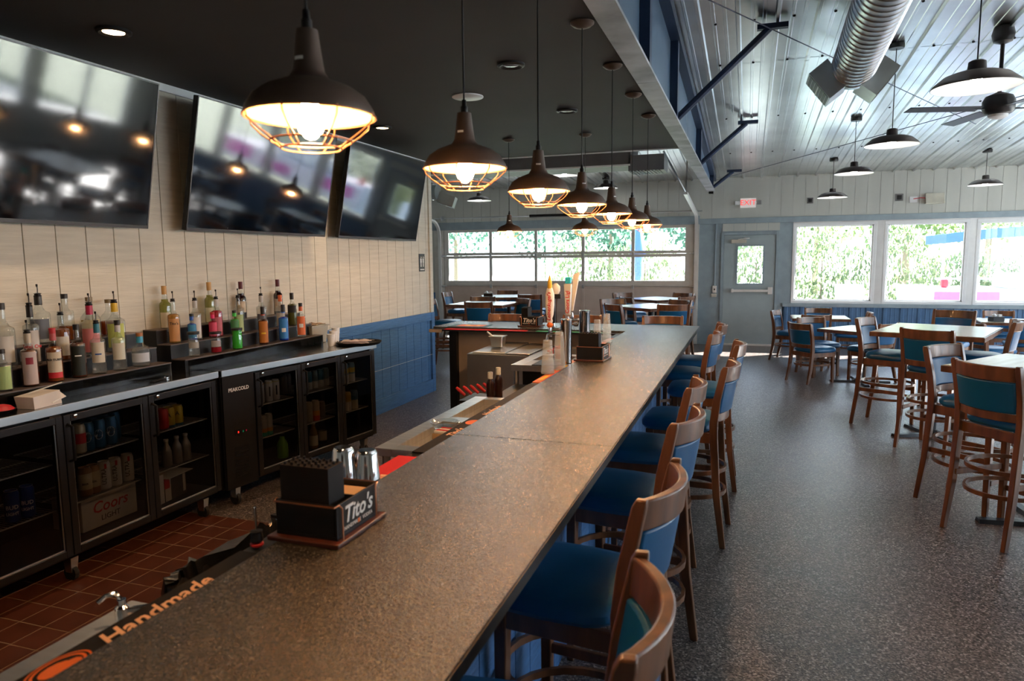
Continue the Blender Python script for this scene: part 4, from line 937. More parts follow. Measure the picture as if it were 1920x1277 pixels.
# ================================================================== televisions
def tv(y0, y1, label):
    t = thing('television', label, 'television', (0,0,0), 0, 'wide televisions tilted out from the cream wall')
    xb, zb, xt, zt = -3.62, 1.862, -3.45, 2.735
    ux = Vector((0, 1, 0)); uz = Vector((xt-xb, 0, zt-zb)); h = uz.length; uz.normalize(); un = ux.cross(uz); 
    Mx = Matrix((( ux.x, uz.x, un.x, xb), (ux.y, uz.y, un.y, y0), (ux.z, uz.z, un.z, zb), (0,0,0,1)))
    w = y1-y0
    # local x along the wall, y up the screen, z out of the screen
    obj('housing', MB().box(0, w, 0, h, -.04, -.002, M=Mx), M['black'], t, smooth=False, bevel=.004)
    obj('screen', MB().box(.008, w-.008, .02, h-.008, -.002, .001, M=Mx), M['screen'], t, smooth=False)
    b = MB(); b.box(0, w, 0, .02, -.002, .004, M=Mx); b.box(0, w, h-.008, h, -.002, .003, M=Mx); b.box(0, .008, .02, h-.008, -.002, .003, M=Mx); b.box(w-.008, w, .02, h-.008, -.002, .003, M=Mx)
    obj('bezel', b, colm('bezel', (.05,.05,.055), rough=.3, metal=.3), t, smooth=False)
    obj('wall_mount', MB().box(XL+.0, XL+.06, y0+w/2-.2, y0+w/2+.2, 2.1, 2.5).box(XL+.05, -3.56, y0+w/2-.15, y0+w/2-.11, 2.3, 2.34).box(XL+.05, -3.56, y0+w/2+.11, y0+w/2+.15, 2.3, 2.34), M['black'], t, smooth=False)
    return t
tv(1.86, 3.50, 'leftmost television, cut by the left edge, reflecting bright windows')
tv(3.82, 5.46, 'middle television behind the nearest pendant, reflecting windows and a red sign')
tv(5.68, 7.28, 'farthest television on the left wall next to the doorway end')
# glowing red neon sign on the right wall, seen mirrored in the screens
# small wall things
sg = thing('restroom_sign', 'small black restroom sign with white figures on the cream wall', 'sign', (XL+.002, 7.66, 1.615))
obj('plate', MB().box(0, .006, -.075, .075, -.105, .105), M['black'], sg, smooth=False)
for dy in (-.03, .03):
    obj('figure', MB().lathe([(.014, .058), (.001, .075)], 10, (.007, dy, 0)).box(.006, .0075, dy-.016, dy+.016, -.0, .05).box(.006, .0075, dy-.012, dy-.003, -.05, 0).box(.006, .0075, dy+.003, dy+.012, -.05, 0), M['ink'], sg, smooth=False)
obj('print_line', MB().box(.006, .0068, -.055, .055, -.088, -.076), M['ink'], sg, smooth=False)
ex = thing('exit_sign', 'white exit sign with red letters and two small lamp heads above the door', 'exit sign', (-.045, YW-.014, 2.625))
obj('housing', MB().box(-.135, .135, -.05, 0, -.085, .085), mat('exit_face', (.85,.83,.8), .4, emit=(1,.95,.9), es=.35), ex, smooth=False, bevel=.005)
text('EXIT', .135, mat('exit_red', (.9,.02,.02), .4, emit=(1,.03,.03), es=1.6), ex, Matrix.Translation((0, -.0505, 0)) @ Matrix.Rotation(PI/2, 4, 'X'), bold=.0)
for s in (-1, 1): obj('lamp_head', MB().box(s*.19-.04, s*.19+.04, -.07, -.01, -.035, .04), M['white'] if s < 0 else colm('grey_head', (.3,.3,.3)), ex, smooth=False, bevel=.01)
obj('arm', MB().box(-.17, .17, -.03, -.01, -.01, .01), M['white'], ex, smooth=False)
def wp(px, py, y=YW-.014): return pj(px, py, Y=y)
for px, py, w_, lb in ((1519, 376, .05, 'small dark square wall plate between exit sign and barn lamp'), (1686, 370, .06, 'dark grey square wall plate left of the emergency light')):
    p = wp(px, py); e = thing('wall_plate', lb, 'wall plate', p, 0, 'dark wall plates high on the far wall'); obj('plate', MB().box(-w_, w_, -.012, 0, -w_, w_), colm('grey_plate', (.12,.12,.12)), e, smooth=False); obj('insert', MB().box(-w_*.6, w_*.6, -.016, -.012, -w_*.6, w_*.6), M['black'], e, smooth=False)
p = wp(1750, 372); e = thing('emergency_light', 'beige angled emergency light box with red wire above the windows', 'emergency light', p)
obj('housing', MB().hexa([(-.14, -.16, -.09), (.14, -.16, -.09), (.16, 0, -.09), (-.12, 0, -.09)], [(-.13, -.05, .085), (.15, -.05, .085), (.16, 0, .085), (-.12, 0, .085)]), colm('beige_box', (.62,.60,.5)), e, smooth=False, bevel=.006)
obj('junction_box', MB().box(-.36, -.24, -.02, 0, -.06, .04), M['white'], e, smooth=False); obj('wire', MB().tube([(-.3, -.02, 0), (-.2, -.05, .015), (-.12, -.02, .01)], .006, 6), M['redink'], e)
# conduit with switch beside the door
cd = thing('switch_box', 'grey conduit running down to a switch box with beige knob left of the door', 'switch', (-.60, YW, 0))
obj('conduit', MB().tube([(0, -.02, 2.26), (0, -.02, 1.12)], .010, 8), M['trim'], cd)
obj('box', MB().box(-.035, .035, -.045, 0, .98, 1.11), M['alu'], cd, smooth=False, bevel=.004); obj('knob', MB().box(-.06, .04, -.06, -.0, .90, .965), colm('beige_closer', (.5,.47,.4)), cd, bevel=.015)
obj('toggle', MB().box(-.012, .012, -.055, -.045, 1.03, 1.06), M['black'], cd, smooth=False)
# ================================================================== back-bar coolers
ZT = .945
def cooler(label, x, y, L, ang_, grille, doors, depth=.46, hinge_left=False):
    t = thing('bar_cooler', label, 'cooler', (x, y, 0), ang_, 'black glass door back-bar coolers')
    z0 = .13; b = MB()
    b.box(-depth, -.045, 0, L, z0, z0+.05); b.box(-depth, -.045, 0, L, ZT-.09, ZT-.035); b.box(-depth, -depth+.03, 0, L, z0, ZT-.04)
    b.box(-depth+.03, -.045, 0, .03, z0+.05, ZT-.09); b.box(-depth+.03, -.045, L-.03, L, z0+.05, ZT-.09)
    b.box(-depth+.03, -.02, grille[0], grille[1], z0, ZT-.04)
    obj('body', b, M['black'], t, smooth=False, bevel=.003)
    obj('countertop', MB().box(-depth-.01, .012, -.002, L+.002, ZT-.04, ZT), M['topsteel'], t, smooth=False, bevel=.004)
    obj('counter_edge', MB().box(.012, .016, -.002, L+.002, ZT-.042, ZT-.001), M['edgesteel_lit'], t, smooth=False, bevel=.0015)
    gp = obj('grille_panel', MB().box(-.02, -.006, grille[0]+.005, grille[1]-.005, z0, ZT-.05), M['blackmatte'], t, smooth=False)
    gc = (grille[0]+grille[1])/2; RX = Matrix.Rotation(PI/2, 4, 'Z') @ Matrix.Rotation(PI/2, 4, 'X')
    text('PEAKCOLD', .034, M['ink'], t, Matrix.Translation((-.005, gc, ZT-.145)) @ RX, bold=.0008)
    obj('display', MB().box(-.006, -.003, gc-.05, gc-.005, .49, .53), M['black'], gp, smooth=False)
    obj('display_digit', MB().box(-.003, -.0025, gc-.028, gc-.020, .502, .514), mat('red_led', (1,0,0), .4, emit=(1,.02,.01), es=3), gp, smooth=False)
    obj('indicator', MB().box(-.003, -.0025, gc+.012, gc+.020, .50, .512), mat('green_led', (0,.4,.2), .4, emit=(0,.4,.2), es=.2), gp, smooth=False)
    obj('indicator', MB().box(-.003, -.0025, gc+.04, gc+.048, .50, .512), mat('red_dim', (.4,0,.05), .4, emit=(.5,.02,.05), es=.3), gp, smooth=False)
    v = MB()
    for k in range(10): v.box(-.006, -.003, gc-.06, gc+.06, .2+k*.022, .207+k*.022)
    obj('vent_slots', v, M['black'], gp, smooth=False)
    for (a, c) in doors:
        f = MB(); w = .038; za, zb = z0+.025, ZT-.058
        f.box(-.04, 0, a, a+w, za, zb); f.box(-.04, 0, c-w, c, za, zb); f.box(-.04, 0, a+w, c-w, za, za+w); f.box(-.04, 0, a+w, c-w, zb-w, zb)
        dd = obj('door', f, M['blackmetal'], t, smooth=False, bevel=.003)
        obj('glass', MB().box(-.018, -.014, a+w, c-w, za+w, zb-w), M['cooler_glass'], dd, smooth=False)
        g2 = MB(); i_ = .006; g2.box(-.012, -.008, a+w, a+w+i_, za+w, zb-w); g2.box(-.012, -.008, c-w-i_, c-w, za+w, zb-w); g2.box(-.012, -.008, a+w, c-w, za+w, za+w+i_)
        obj('trim_strip', g2, M['steel'], dd, smooth=False)
        obj('handle', MB().tube([(0, a+.02, zb-.05), (.03, a+.02, zb-.06), (.032, a+.02, zb-.13), (.032, a+.02, zb-.20), (.03, a+.02, zb-.23), (0, a+.02, zb-.24)], .008, 8), M['black'], dd)
        obj('lock', MB().lathe([(.012, 0), (.012, .01), (.008, .013)], 14, M=Matrix.Translation((0, a+.06, zb-.012)) @ Matrix.Rotation(PI/2, 4, 'Y')), M['chrome'], dd)
        obj('hinge', MB().box(-.03, .003, c-.07, c-.01, zb, zb+.010), M['chrome'], dd, smooth=False)
        for zz in (.40, .64):
            s = MB(); 
            n = int((c-a-.06)/.02)
            for k in range(n+1): s.box(-depth+.04, -.06, a+.03+k*.02-.0012, a+.03+k*.02+.0012, zz, zz+.0024)
            for xx in (-depth+.04, -.06, -.25): s.box(xx-.003, xx+.003, a+.03, c-.03, zz-.006, zz)
            obj('wire_shelf', s, M['alu'], t, smooth=False)
    for yy in (.12, L/2, L-.12):
        for xx in (-.06, -depth+.08):
            cs = obj('caster', MB().lathe([(.04, -.012), (.042, 0), (.04, .012)], 20, M=Matrix.Translation((xx, yy, .042)) @ Matrix.Rotation(PI/2, 4, 'X')), M['rubber'], t)
            obj('fork', MB().hexa([(xx-.02, yy-.018, .05), (xx+.02, yy-.018, .05), (xx+.02, yy+.018, .05), (xx-.02, yy+.018, .05)], [(xx-.03, yy-.022, .13), (xx+.03, yy-.022, .13), (xx+.03, yy+.022, .13), (xx-.03, yy+.022, .13)]), M['galv'], cs, smooth=False)
    return t
U1 = (-3.25, 1.50, 2.12, 0.0); A2 = -math.atan2(.22, 1.60)
c1 = cooler('long black cooler with three glass doors at left, nearest the camera', -3.25, 1.50, 2.11, 0, (.02, .47), [(.50, 1.03), (1.035, 1.56), (1.565, 2.10)])
L2 = 1.62
c2 = cooler('black cooler with three glass doors and digital display, by the blue wainscot', -3.24, 3.635, L2, A2, (.01, .285), [(.29, .73), (.735, 1.175), (1.18, 1.61)])
bpy.context.view_layer.update()
def c2w(x, y, z): return c2.matrix_world @ Vector((x, y, z))
# ================================================================== cans and boxes in the coolers
def can_at(px, row_x, zs, kind, label, group, unit=1, h=.157, r=.033, txt=None, dark=None):
    """stand a can on a shelf (height zs) inside a cooler; px fixes the place along the cooler"""
    if unit == 1: q = pj(px, 800, X=-3.25+row_x); x, y = -3.25+row_x, q.y
    else:
        # intersect the sight line with the vertical plane of the row in cooler 2
        d = ray(px, 800); o = c2w(row_x, 0, 0); e = c2w(row_x, 1, 0)-o
        t_ = (o.x*e.y-o.y*e.x)/(d[0]*e.y-d[1]*e.x); x, y = t_*d[0], t_*d[1]
    t = thing('drink_can', label, 'can', (x, y, zs), 0, group)
    base, bands = kind
    obj('body', MB().lathe([(r*.8, 0), (r, .008), (r, h-.016), (r*.82, h-.003), (r*.84, h), (r*.78, h-.004), (0, h-.004)], 22), colm('can_'+base[0], base[1], rough=.35, metal=base[2] if len(base) > 2 else .3), t)
    for (nm, c_, z0, z1) in bands: obj('label_band', MB().lathe([(r+.0004, h*z0), (r+.0004, h*z1)], 22, close=False), colm('band_'+nm, c_, rough=.4), t)
    obj('lid', MB().lathe([(r*.83, h-.001), (r*.85, h+.001), (r*.78, h+.001)], 22, close=False), M['alu'], t)
    a0 = math.atan2(-y, -x)
    if txt:
        for s_, sz, zz, mk, vert in txt:
            if s_[0] == '#': obj('print_patch', MB().arc(r+.0006, h*zz-sz/2, h*zz+sz/2, a0+.1, a0+.45, 6), M[mk], t); continue
            text(s_, sz, M[mk], t, None, wrap=(r, a0, h*zz, vert), bold=.0004)
    if dark:   # round badge
        sb = MB(); A = []
        for k in range(20):
            a = 2*PI*k/20; al = a0+.62*math.cos(a); A.append(sb.b.verts.new(((r+.0005)*math.cos(al), (r+.0005)*math.sin(al), h*.5+.027*math.sin(a))))
        sb.b.faces.new(A); obj('badge', sb, M[dark], t, smooth=False)
    return t
busch = (('busch', (.03,.13,.26), .5), []); white_c = (('ultra', (.62,.60,.56), .2), []); tan_c = (('tan', (.30,.16,.07), .3), [('cream_b', (.6,.52,.36), .25, .8)])
gA = 'cans on the shelves of the near cooler'
s1, s2 = .652, .412
lbs = ['left', 'middle', 'right']
for px, l in zip((162, 184, 207), lbs):
    can_at(px, -.10, .644, busch, 'blue can with round white badge and dark lettering, %s of three on upper shelf' % l, gA, dark='ink', txt=[('BUSCH', .021, .53, 'blackink', False), ('LIGHT', .011, .40, 'blackink', False)])
can_at(146, -.10, .644, (('cream_can', (.55,.5,.36), .2), [('redb', (.6,.03,.04), .35, .7)]), 'cream can with red band at left of the blue cans', gA)
for i, px in enumerate((172, 193, 214)): can_at(px, -.18, .644, busch, 'blue can in the second row behind the %s blue can with white badge' % lbs[i], gA)
for px, l in zip((188, 209, 233), lbs):
    can_at(px, -.10, .404, white_c, 'white can with dark vertical lettering and red mark, %s of three on lower shelf' % l, gA, txt=[('ULTRA', .030, .5, 'blackink', True), ('#redink', .028, .86, 'redink', False)])
for px, l in ((151, 'cut by the door frame'), (167, 'fully visible')): can_at(px, -.10, .404, tan_c, 'brown and cream can %s beside the white lettered cans' % l, gA, txt=[('BEER', .014, .45, 'blackink', False)])
for px, l in ((8, 'left'), (38, 'right')): can_at(px, -.10, .404, (('budl', (.01,.05,.28), .5), []), 'royal blue can with white lettering, %s one of two at the left edge' % l, gA, txt=[('BUD', .028, .5, 'ink', False), ('LIGHT', .02, .3, 'ink', False)])
for px, l in ((318, 'left'), (334, 'right')): can_at(px, -.10, .644, (('yel', (.62,.42,.02), .3), [('bl_base', (.01,.08,.16), .0, .12)]), 'yellow can with black A and blue base, %s of the pair' % l, gA, h=.122, txt=[('A', .036, .62, 'blackink', False)])
can_at(306, -.10, .644, (('redcan', (.65,.03,.02), .3), []), 'red can beside the yellow cans', gA, h=.122)
for i, px in enumerate((300, 312, 325)): can_at(px, -.17, .644, (('silver', (.35,.35,.36), .7), []), ['silver can in second row behind the red can', 'silver can in second row behind left yellow can', 'silver can in second row behind right yellow can'][i], gA, h=.122)
def small_bottle(px, row_x, zs, unit, label, group, glass_c, lab=None, h=.17, r=.029, cap='alu'):
    t = can_at.__wrapped__ if False else None
    if unit == 1: q = pj(px, 800, X=-3.25+row_x); x, y = -3.25+row_x, q.y
    else:
        d = ray(px, 800); o = c2w(row_x, 0, 0); e = c2w(row_x, 1, 0)-o
        t_ = (o.x*e.y-o.y*e.x)/(d[0]*e.y-d[1]*e.x); x, y = t_*d[0], t_*d[1]
    t = thing('drink_bottle', label, 'bottle', (x, y, zs), 0, group)
    obj('body', MB().lathe([(r*.85, 0), (r, .006), (r, h*.55), (r*.8, h*.68), (r*.45, h*.8), (r*.42, h*.93)], 20), glass_c, t)
    obj('cap', MB().lathe([(r*.5, h*.92), (r*.5, h), (0, h)], 16), M[cap], t)
    if lab: obj('label_band', MB().lathe([(r+.0005, h*.12), (r+.0005, h*.5)], 20, close=False), colm('lab_'+lab[0], lab[1]), t)
    return t
for px, l in ((309, 'left'), (329, 'middle'), (346, 'right')): small_bottle(px, -.10, .404, 1, 'silver aluminium beer bottle, %s of three on lower shelf of third door' % l, gA, colm('silver_b', (.42,.40,.38), rough=.3, metal=.6))
# cartons on the cooler floor
q = pj(255, 945, X=-3.37)
bx = thing('beer_carton', 'pale carton with red script lettering on the floor of the middle door', 'carton', (-3.50, 2.93, .183))
obj('box', MB().box(-.12, .10, -.22, .14, 0, .18), M['card'], bx, smooth=False, bevel=.004)
RX = Matrix.Rotation(PI/2, 4, 'Z') @ Matrix.Rotation(PI/2, 4, 'X')
text('Coors', .09, M['redink'], bx, Matrix.Translation((.1006, -.04, .11)) @ RX, shear=.2, bold=.001); text('LIGHT', .045, M['blackink'], bx, Matrix.Translation((.1006, -.04, .045)) @ RX)
bx = thing('beer_carton', 'opened white, red and black carton on the floor of the third door', 'carton', (-3.47, 3.36, .183), .1)
obj('box', MB().box(-.12, .10, -.13, .06, 0, .15), colm('dark_card', (.05,.035,.03)), bx, smooth=False)
obj('flap', MB().box(.10, .102, -.13, -.08, 0, .15), M['card'], bx, smooth=False); obj('flap', MB().box(.10, .1025, -.19, -.14, 0, .18), M['card'], bx, smooth=False)
obj('red_panel', MB().box(.1005, .1025, -.135, -.09, .08, .15), M['redink'], bx, smooth=False); obj('flap', MB().box(-.05, .14, -.14, .08, .15, .154), M['card'], bx, smooth=False); obj('flap', MB().box(.1, .103, .03, .05, .02, .13), M['card'], bx, smooth=False)
gB = 'cans and bottles in the far cooler'
for px, l in ((479, 'first'), (491, 'second'), (507, 'third'), (520, 'fourth')):
    can_at(px, -.09, .644, (('white_s', (.58,.58,.58), .3), [('topo%s' % l[0], (.5,.25,.05) if l == 'second' else (.55,.5,.2), .90, .94)]), 'slim white seltzer can with grey lettering, %s from left on top shelf' % l, gB, unit=2, r=.028, h=.15, txt=[('#', .07, .5, 'blackink', False)])
for px, l in ((535, 'left'), (543, 'right')): can_at(px, -.18, .644, (('dim', (.15,.15,.17), .4), []), 'dim grey can at the back right of the seltzer shelf, %s' % l, gB, unit=2, r=.028, h=.15)
for px, l in ((481, 'left'), (493, 'middle'), (504, 'right')):
    can_at(px, -.09, .404, (('white_t', (.45,.43,.4), .3), [('or', (.6,.25,.04), .18, .36), ('gr', (.03,.3,.22), .0, .18)]), 'white, orange and green banded can, %s of three on second shelf' % l, gB, unit=2, r=.028, h=.15)
t = small_bottle(528, -.12, .186, 2, 'bright green squat bottle on floor of the far cooler', gB, colm('lime', (.16,.42,.02), rough=.3), h=.18, r=.04, cap='black')
for i, px in enumerate((570, 582, 593, 604, 614)):
    can_at(px, -.16, .644, (('bl%d' % (i % 2), (.03,.15,.25) if i % 2 else (.12,.2,.25), .3), [('wh', (.4,.42,.42), .0, .4)]), ['first', 'second', 'third', 'fourth', 'fifth'][i]+' from left of five blue and white cans on top shelf of middle far door', gB, unit=2, r=.028, h=.14)
can_at(580, -.09, .404, (('tan2', (.4,.36,.3), .2), []), 'pale can with dark dots, left on second shelf of middle far door', gB, unit=2, r=.031)
can_at(593, -.09, .404, (('tan3', (.5,.42,.34), .2), [('or2', (.7,.3,.03), .25, .5), ('rd2', (.6,.08,.05), 0, .25)]), 'sunset coloured can beside the pale can on second shelf of middle far door', gB, unit=2, r=.031)
can_at(604, -.14, .404, (('tan4', (.25,.2,.15), .3), []), 'shorter tan can right of the sunset can', gB, unit=2, r=.03, h=.12)
small_bottle(587, -.09, .186, 2, 'bottle with large cream label on floor of the middle far door', gB, colm('amberj', (.2,.12,.03), rough=.2), ('cr', (.6,.55,.42)), h=.21, r=.034, cap='paper')
small_bottle(604, -.14, .186, 2, 'clear bottle with cream label behind the large labelled bottle', gB, M['glassb'], ('cr2', (.45,.4,.3)), h=.2, r=.034, cap='black')
for px, zs, l, k in ((650, .644, 'blue, yellow and white can cut by door frame, top shelf of last door', 0), (662, .644, 'blue, yellow and white can fully visible on top shelf of last door', 0), (653, .404, 'yellow and white can on second shelf of last door', 1), (666, .404, 'blue and cream can on second shelf of last door', 2)):
    cols = [(('sky', (.06,.2,.36), .2), [('yl', (.6,.42,.05), .5, .75), ('w5', (.6,.6,.58), 0, .42)]), (('gold', (.5,.32,.04), .2), [('w6', (.55,.5,.42), 0, .5)]), (('navy2', (.04,.12,.25), .2), [('w7', (.5,.46,.36), 0, .5)])][k]
    can_at(px, -.09, zs, cols, l, gB, unit=2, r=.031)
small_bottle(653, -.10, .186, 2, 'pair-less clear bottle on floor of the last door', gB, M['glassb'], None, h=.2, r=.03, cap='black')['label'] = 'clear bottle standing on floor behind the last door'
# ================================================================== tiered bottle displays on the coolers
def display(y0, y1, label, zb=ZT):
    t = thing('bottle_display', label, 'bottle display', (0,0,0), 0, 'black three-step bottle displays')
    ts = [(-3.735, -3.625, 1.212), (-3.625, -3.515, 1.120), (-3.515, -3.405, 1.028)]
    b = MB()
    for x0, x1, z in ts: b.box(x0, x1, y0, y1, zb, z-.006)
    obj('step_body', b, M['black'], t, smooth=False)
    for x0, x1, z in ts: obj('step_top', MB().box(x0, x1+.004, y0, y1, z-.006, z), colm('step_lam', (.11,.085,.075), rough=.35), t, smooth=False)
    obj('front_lip', MB().box(-3.4, -3.392, y0+.02, y1-.02, zb+.0, zb+.075), M['cooler_glass'], t, smooth=False)
    return t
display(1.7, 3.40, 'black three-step bottle display at the left, nearer the camera')
display(3.515, 5.05, 'black three-step bottle display in the middle, nearer the blue wainscot')
TX = {1: (-3.46, 1.028), 2: (-3.57, 1.120), 3: (-3.68, 1.212)}
M['l_amber'] = liquid('amber_spirit', (.35,.09,.01), .55); M['l_dark'] = liquid('dark_spirit', (.10,.022,.008), .8); M['l_gold'] = liquid('gold_spirit', (.5,.28,.06), .45)
M['l_red'] = liquid('red_spirit', (.4,.01,.03), .75); M['l_blue'] = liquid('blue_spirit', (.01,.07,.55), .75); M['l_green'] = liquid('green_spirit', (.05,.50,.04), .85); M['l_clear'] = liquid('clear_spirit', (.75,.78,.76), .10); M['l_wine'] = liquid('red_wine', (.02,.004,.006), .95); M['l_white'] = liquid('white_wine', (.33,.33,.08), .6); M['l_olive'] = liquid('olive_spirit', (.18,.17,.03), .7)
def spirit(px, tier, ptop, liq, shape, label, lab=None, cap=('pour', 'black'), fill=.92, neck=None, txt=None, pytop=None):
    X, z0 = TX[tier]; q = pj(px, 600, X=X); y = q.y
    ztop = pj(px, ptop, X=X).z
    # iterate once so that the sight line crosses at the bottle's own height
    y = pj(px, (ptop+660)/2, X=X).y; ztop = pj(px, ptop, X=X).z; h = ztop-z0
    t = thing('spirit_bottle' if shape != 'wine' else 'wine_bottle', label, 'bottle', (X, y, z0), 0, 'bottles on the stepped displays')
    S = {'std': (.038, .60, .72, .014), 'tall': (.037, .62, .76, .014), 'fat': (.052, .58, .72, .017), 'round': (.056, .45, .66, .017), 'wine': (.037, .55, .72, .0145), 'slim': (.031, .58, .70, .013), 'juice': (.036, .72, .80, .034), 'sq': (.042, .60, .68, .016)}[shape]
    r, hb, hsx, rn = S; hc = h-(.05 if cap[0] == 'pour' else 0)
    pr_ = [(r*.9, 0), (r, .006), (r, hc*hb), (r*.93, hc*(hb+.04)), (r*.6, hc*(hb+hsx)/2), (rn*1.15, hc*hsx), (rn, hc*(hsx+.04)), (rn, hc*.95)]
    if shape == 'round': pr_ = [(r*.7, 0), (r*.85, .008), (r, hc*.22), (r, hc*.36), (r*.85, hc*.52), (r*.45, hc*.64), (rn, hc*.70), (rn, hc*.9)]
    if shape == 'juice': pr_ = [(r*.9, 0), (r, .006), (r, hc*.55), (r*.92, hc*.62), (r*.97, hc*.75), (r*.9, hc*.9), (r*.5, hc)]
    full = liq in ('l_wine', 'l_dark', 'l_green', 'l_blue', 'l_white', 'l_olive')
    obj('glass', MB().lathe(pr_, 26), M['glassb'], t)
    zf = hc*fill*hsx; lp = [(a*.94, max(b, .004)) for a, b in pr_ if b < zf]
    lp.append((lp[-1][0], zf))
    obj('liquid', MB().lathe(lp, 22), M[liq], t)
    if lab:
        nm, c_, za, zb_ = lab; a0 = math.atan2(-y, -X); rr = r*(1.0 if shape != 'round' else 1.0)+.0006
        obj('label', MB().arc(rr, hc*za, hc*zb_, a0-.95, a0+.95, 14), colm('lab_'+nm, c_, rough=.6), t)
        if txt:
            for s_, sz, zz, mk in txt:
                if s_[0] == '#': obj('print_patch', MB().arc(rr+.0005, hc*zz-sz/2, hc*zz+sz/2, a0-.42, a0+.42, 8), M[mk], t); continue
                text(s_, sz, M[mk], t, None, wrap=(rr, a0, hc*zz, False), bold=.0006)
        if len(lab) and nm.endswith('_band'): obj('label_band', MB().arc(rr+.0004, hc*za, hc*(za+(zb_-za)*.22), a0-.95, a0+.95, 14), M['redink'], t)
    if neck: obj('neck_wrap', MB().lathe([(rn*1.12, hc*(hsx+.05)), (rn*1.08, hc*.95)], 18, close=False), colm('nk_'+neck[0], neck[1], rough=.4), t)
    if cap[0] == 'pour':
        obj('pourer', MB().lathe([(rn*1.1, hc*.94), (rn*1.15, hc*.96), (rn*.9, hc*.97), (rn*.9, hc*.99), (rn*1.2, hc), (rn*.6, hc+.003)], 16), M['black'], t)
        obj('spout', MB().tube([(0, 0, hc), (.002, 0, hc+.025), (.004, -.003, hc+.045)], .0036, 8), M['chrome'], t); obj('spout_cap', MB().lathe([(.005, hc+.038), (.0055, h), (.002, h+.002)], 10, (.004, -.003, 0)), M['black'], t)
    else: obj('cap', MB().lathe([(rn*1.12, hc*.9 if cap[0] != 'long' else hc*.8), (rn*1.14, hc), (0, hc+.001)], 18), colm('cp_'+cap[1], {'black': (.012,.012,.013), 'cork': (.4,.16,.05), 'gold': (.52,.30,.10), 'wine': (.10,.008,.02), 'orange': (.7,.12,.02), 'red': (.5,.02,.03), 'olive': (.2,.15,.08)}[cap[1]], rough=.45), t)
    return t
wl_ = (.62,.60,.55)
spirit(4, 2, 568, 'l_clear', 'fat', 'big clear bottle with black cap cut by left edge of photo', ('w1', wl_, .1, .5), ('cap', 'black'))
spirit(2, 1, 655, 'l_clear', 'std', 'bottle with green and red label at left edge on lowest step', ('gr1', (.35,.5,.2), .05, .6), ('cap', 'black'))
spirit(74, 3, 533, 'l_clear', 'fat', 'tall clear bottle with black neck and grey label, top step far left', ('gy', (.12,.14,.17), .1, .5), fill=.3, neck=('blk', (.01,.01,.01)))
spirit(57, 2, 550, 'l_clear', 'std', 'clear vodka bottle with white and red label behind the maroon labelled bottle', ('w2', (.66,.66,.66), .05, .56), txt=[('Ketel One', .026, .3, 'redink')], neck=('blk', (.01,.01,.01)))
spirit(51, 1, 600, 'l_dark', 'std', 'dark amber bottle with maroon and white label on lowest step at left', ('maroon', (.5,.42,.40), .04, .62), txt=[('#', .035, .46, 'maroonink')], neck=('cr3', (.5,.45,.35)))
spirit(99, 1, 615, 'l_amber', 'std', 'amber bourbon bottle with cream label, dark lettering and red band', ('wt_band', (.62,.55,.42), .08, .56), ('cap', 'red'), txt=[('WILD TURKEY', .0155, .42, 'blackink')], neck=('rw', (.5,.1,.1)))
spirit(124, 3, 551, 'l_amber', 'sq', 'square shouldered bottle half full of amber, black stopper, top step', None, ('cap', 'black'), fill=.45)
spirit(115, 2, 568, 'l_amber', 'std', 'amber bottle with slanted white label and pourer, middle step', ('w3', (.6,.58,.52), .1, .5))
spirit(144, 1, 608, 'l_dark', 'std', 'nearly black whiskey bottle with dark green label on lowest step', ('dg', (.012,.02,.015), .05, .6), ('cap', 'black'), txt=[('#', .006, .42, 'ink')])
spirit(170, 3, 557, 'l_amber', 'round', 'round bottle with dark cork and cream label, top step', ('cr4', (.6,.5,.25), .2, .45), ('cap', 'olive'), fill=.5)
spirit(169, 2, 550, 'l_clear', 'fat', 'clear bottle with red neck and strawberry label, middle step', ('straw', (.62,.2,.2), .08, .52), neck=('crim', (.4,.01,.06)))
spirit(181, 1, 584, 'l_clear', 'std', 'clear bottle with teal neck and cream script label, lowest step', ('co', (.6,.56,.46), .22, .6), txt=[('#', .008, .38, 'blueink')], neck=('teal', (.02,.16,.22)))
spirit(206, 3, 561, 'l_amber', 'round', 'round bottle of amber spirit behind the yellow necked bottle', None, ('cap', 'olive'), fill=.6)
spirit(216, 2, 546, 'l_clear', 'fat', 'clear bottle with yellow neck and green yellow label, middle step', ('lemon', (.45,.5,.12), .1, .55), neck=('yl3', (.6,.4,.02)))
spirit(221, 1, 600, 'l_clear', 'std', 'clear tequila bottle with white label and silver neck, lowest step', ('w4', (.6,.6,.5), .22, .55), ('cap', 'black'), neck=('slv', (.5,.5,.5)))
spirit(262, 1, 624, 'l_clear', 'round', 'squat round clear bottle with cork stopper and blue neck', ('ov', (.5,.55,.62), .15, .42), ('cap', 'cork'), neck=('skb', (.05,.35,.55)))
spirit(311, 3, 536, 'l_white', 'wine', 'first white wine bottle with gold cap and cream label', ('cw', (.55,.5,.38), .02, .38), ('long', 'gold'), fill=.95)
spirit(326, 2, 546, 'l_gold', 'std', 'clear bottle with copper coloured label, left on second display', ('ti', (.5,.25,.10), .05, .56), txt=[("Tito's", .024, .45, 'blackink')])
spirit(367, 2, 545, 'l_clear', 'std', 'clear schnapps bottle with white label behind the blue mixer', ('w6', (.6,.6,.6), .05, .55), neck=('slv', (.5,.5,.5)))
spirit(361, 2, 588, 'l_blue', 'slim', 'blue mixer bottle with crinkled blue top', ('bl9', (.03,.2,.4), .1, .6), ('cap', 'black'), neck=('bl8', (.02,.1,.45)))
spirit(363, 1, 622, 'l_clear', 'juice', 'empty looking square clear bottle on lowest step of second display', ('bee', (.3,.3,.28), .35, .6), ('cap', 'black'))
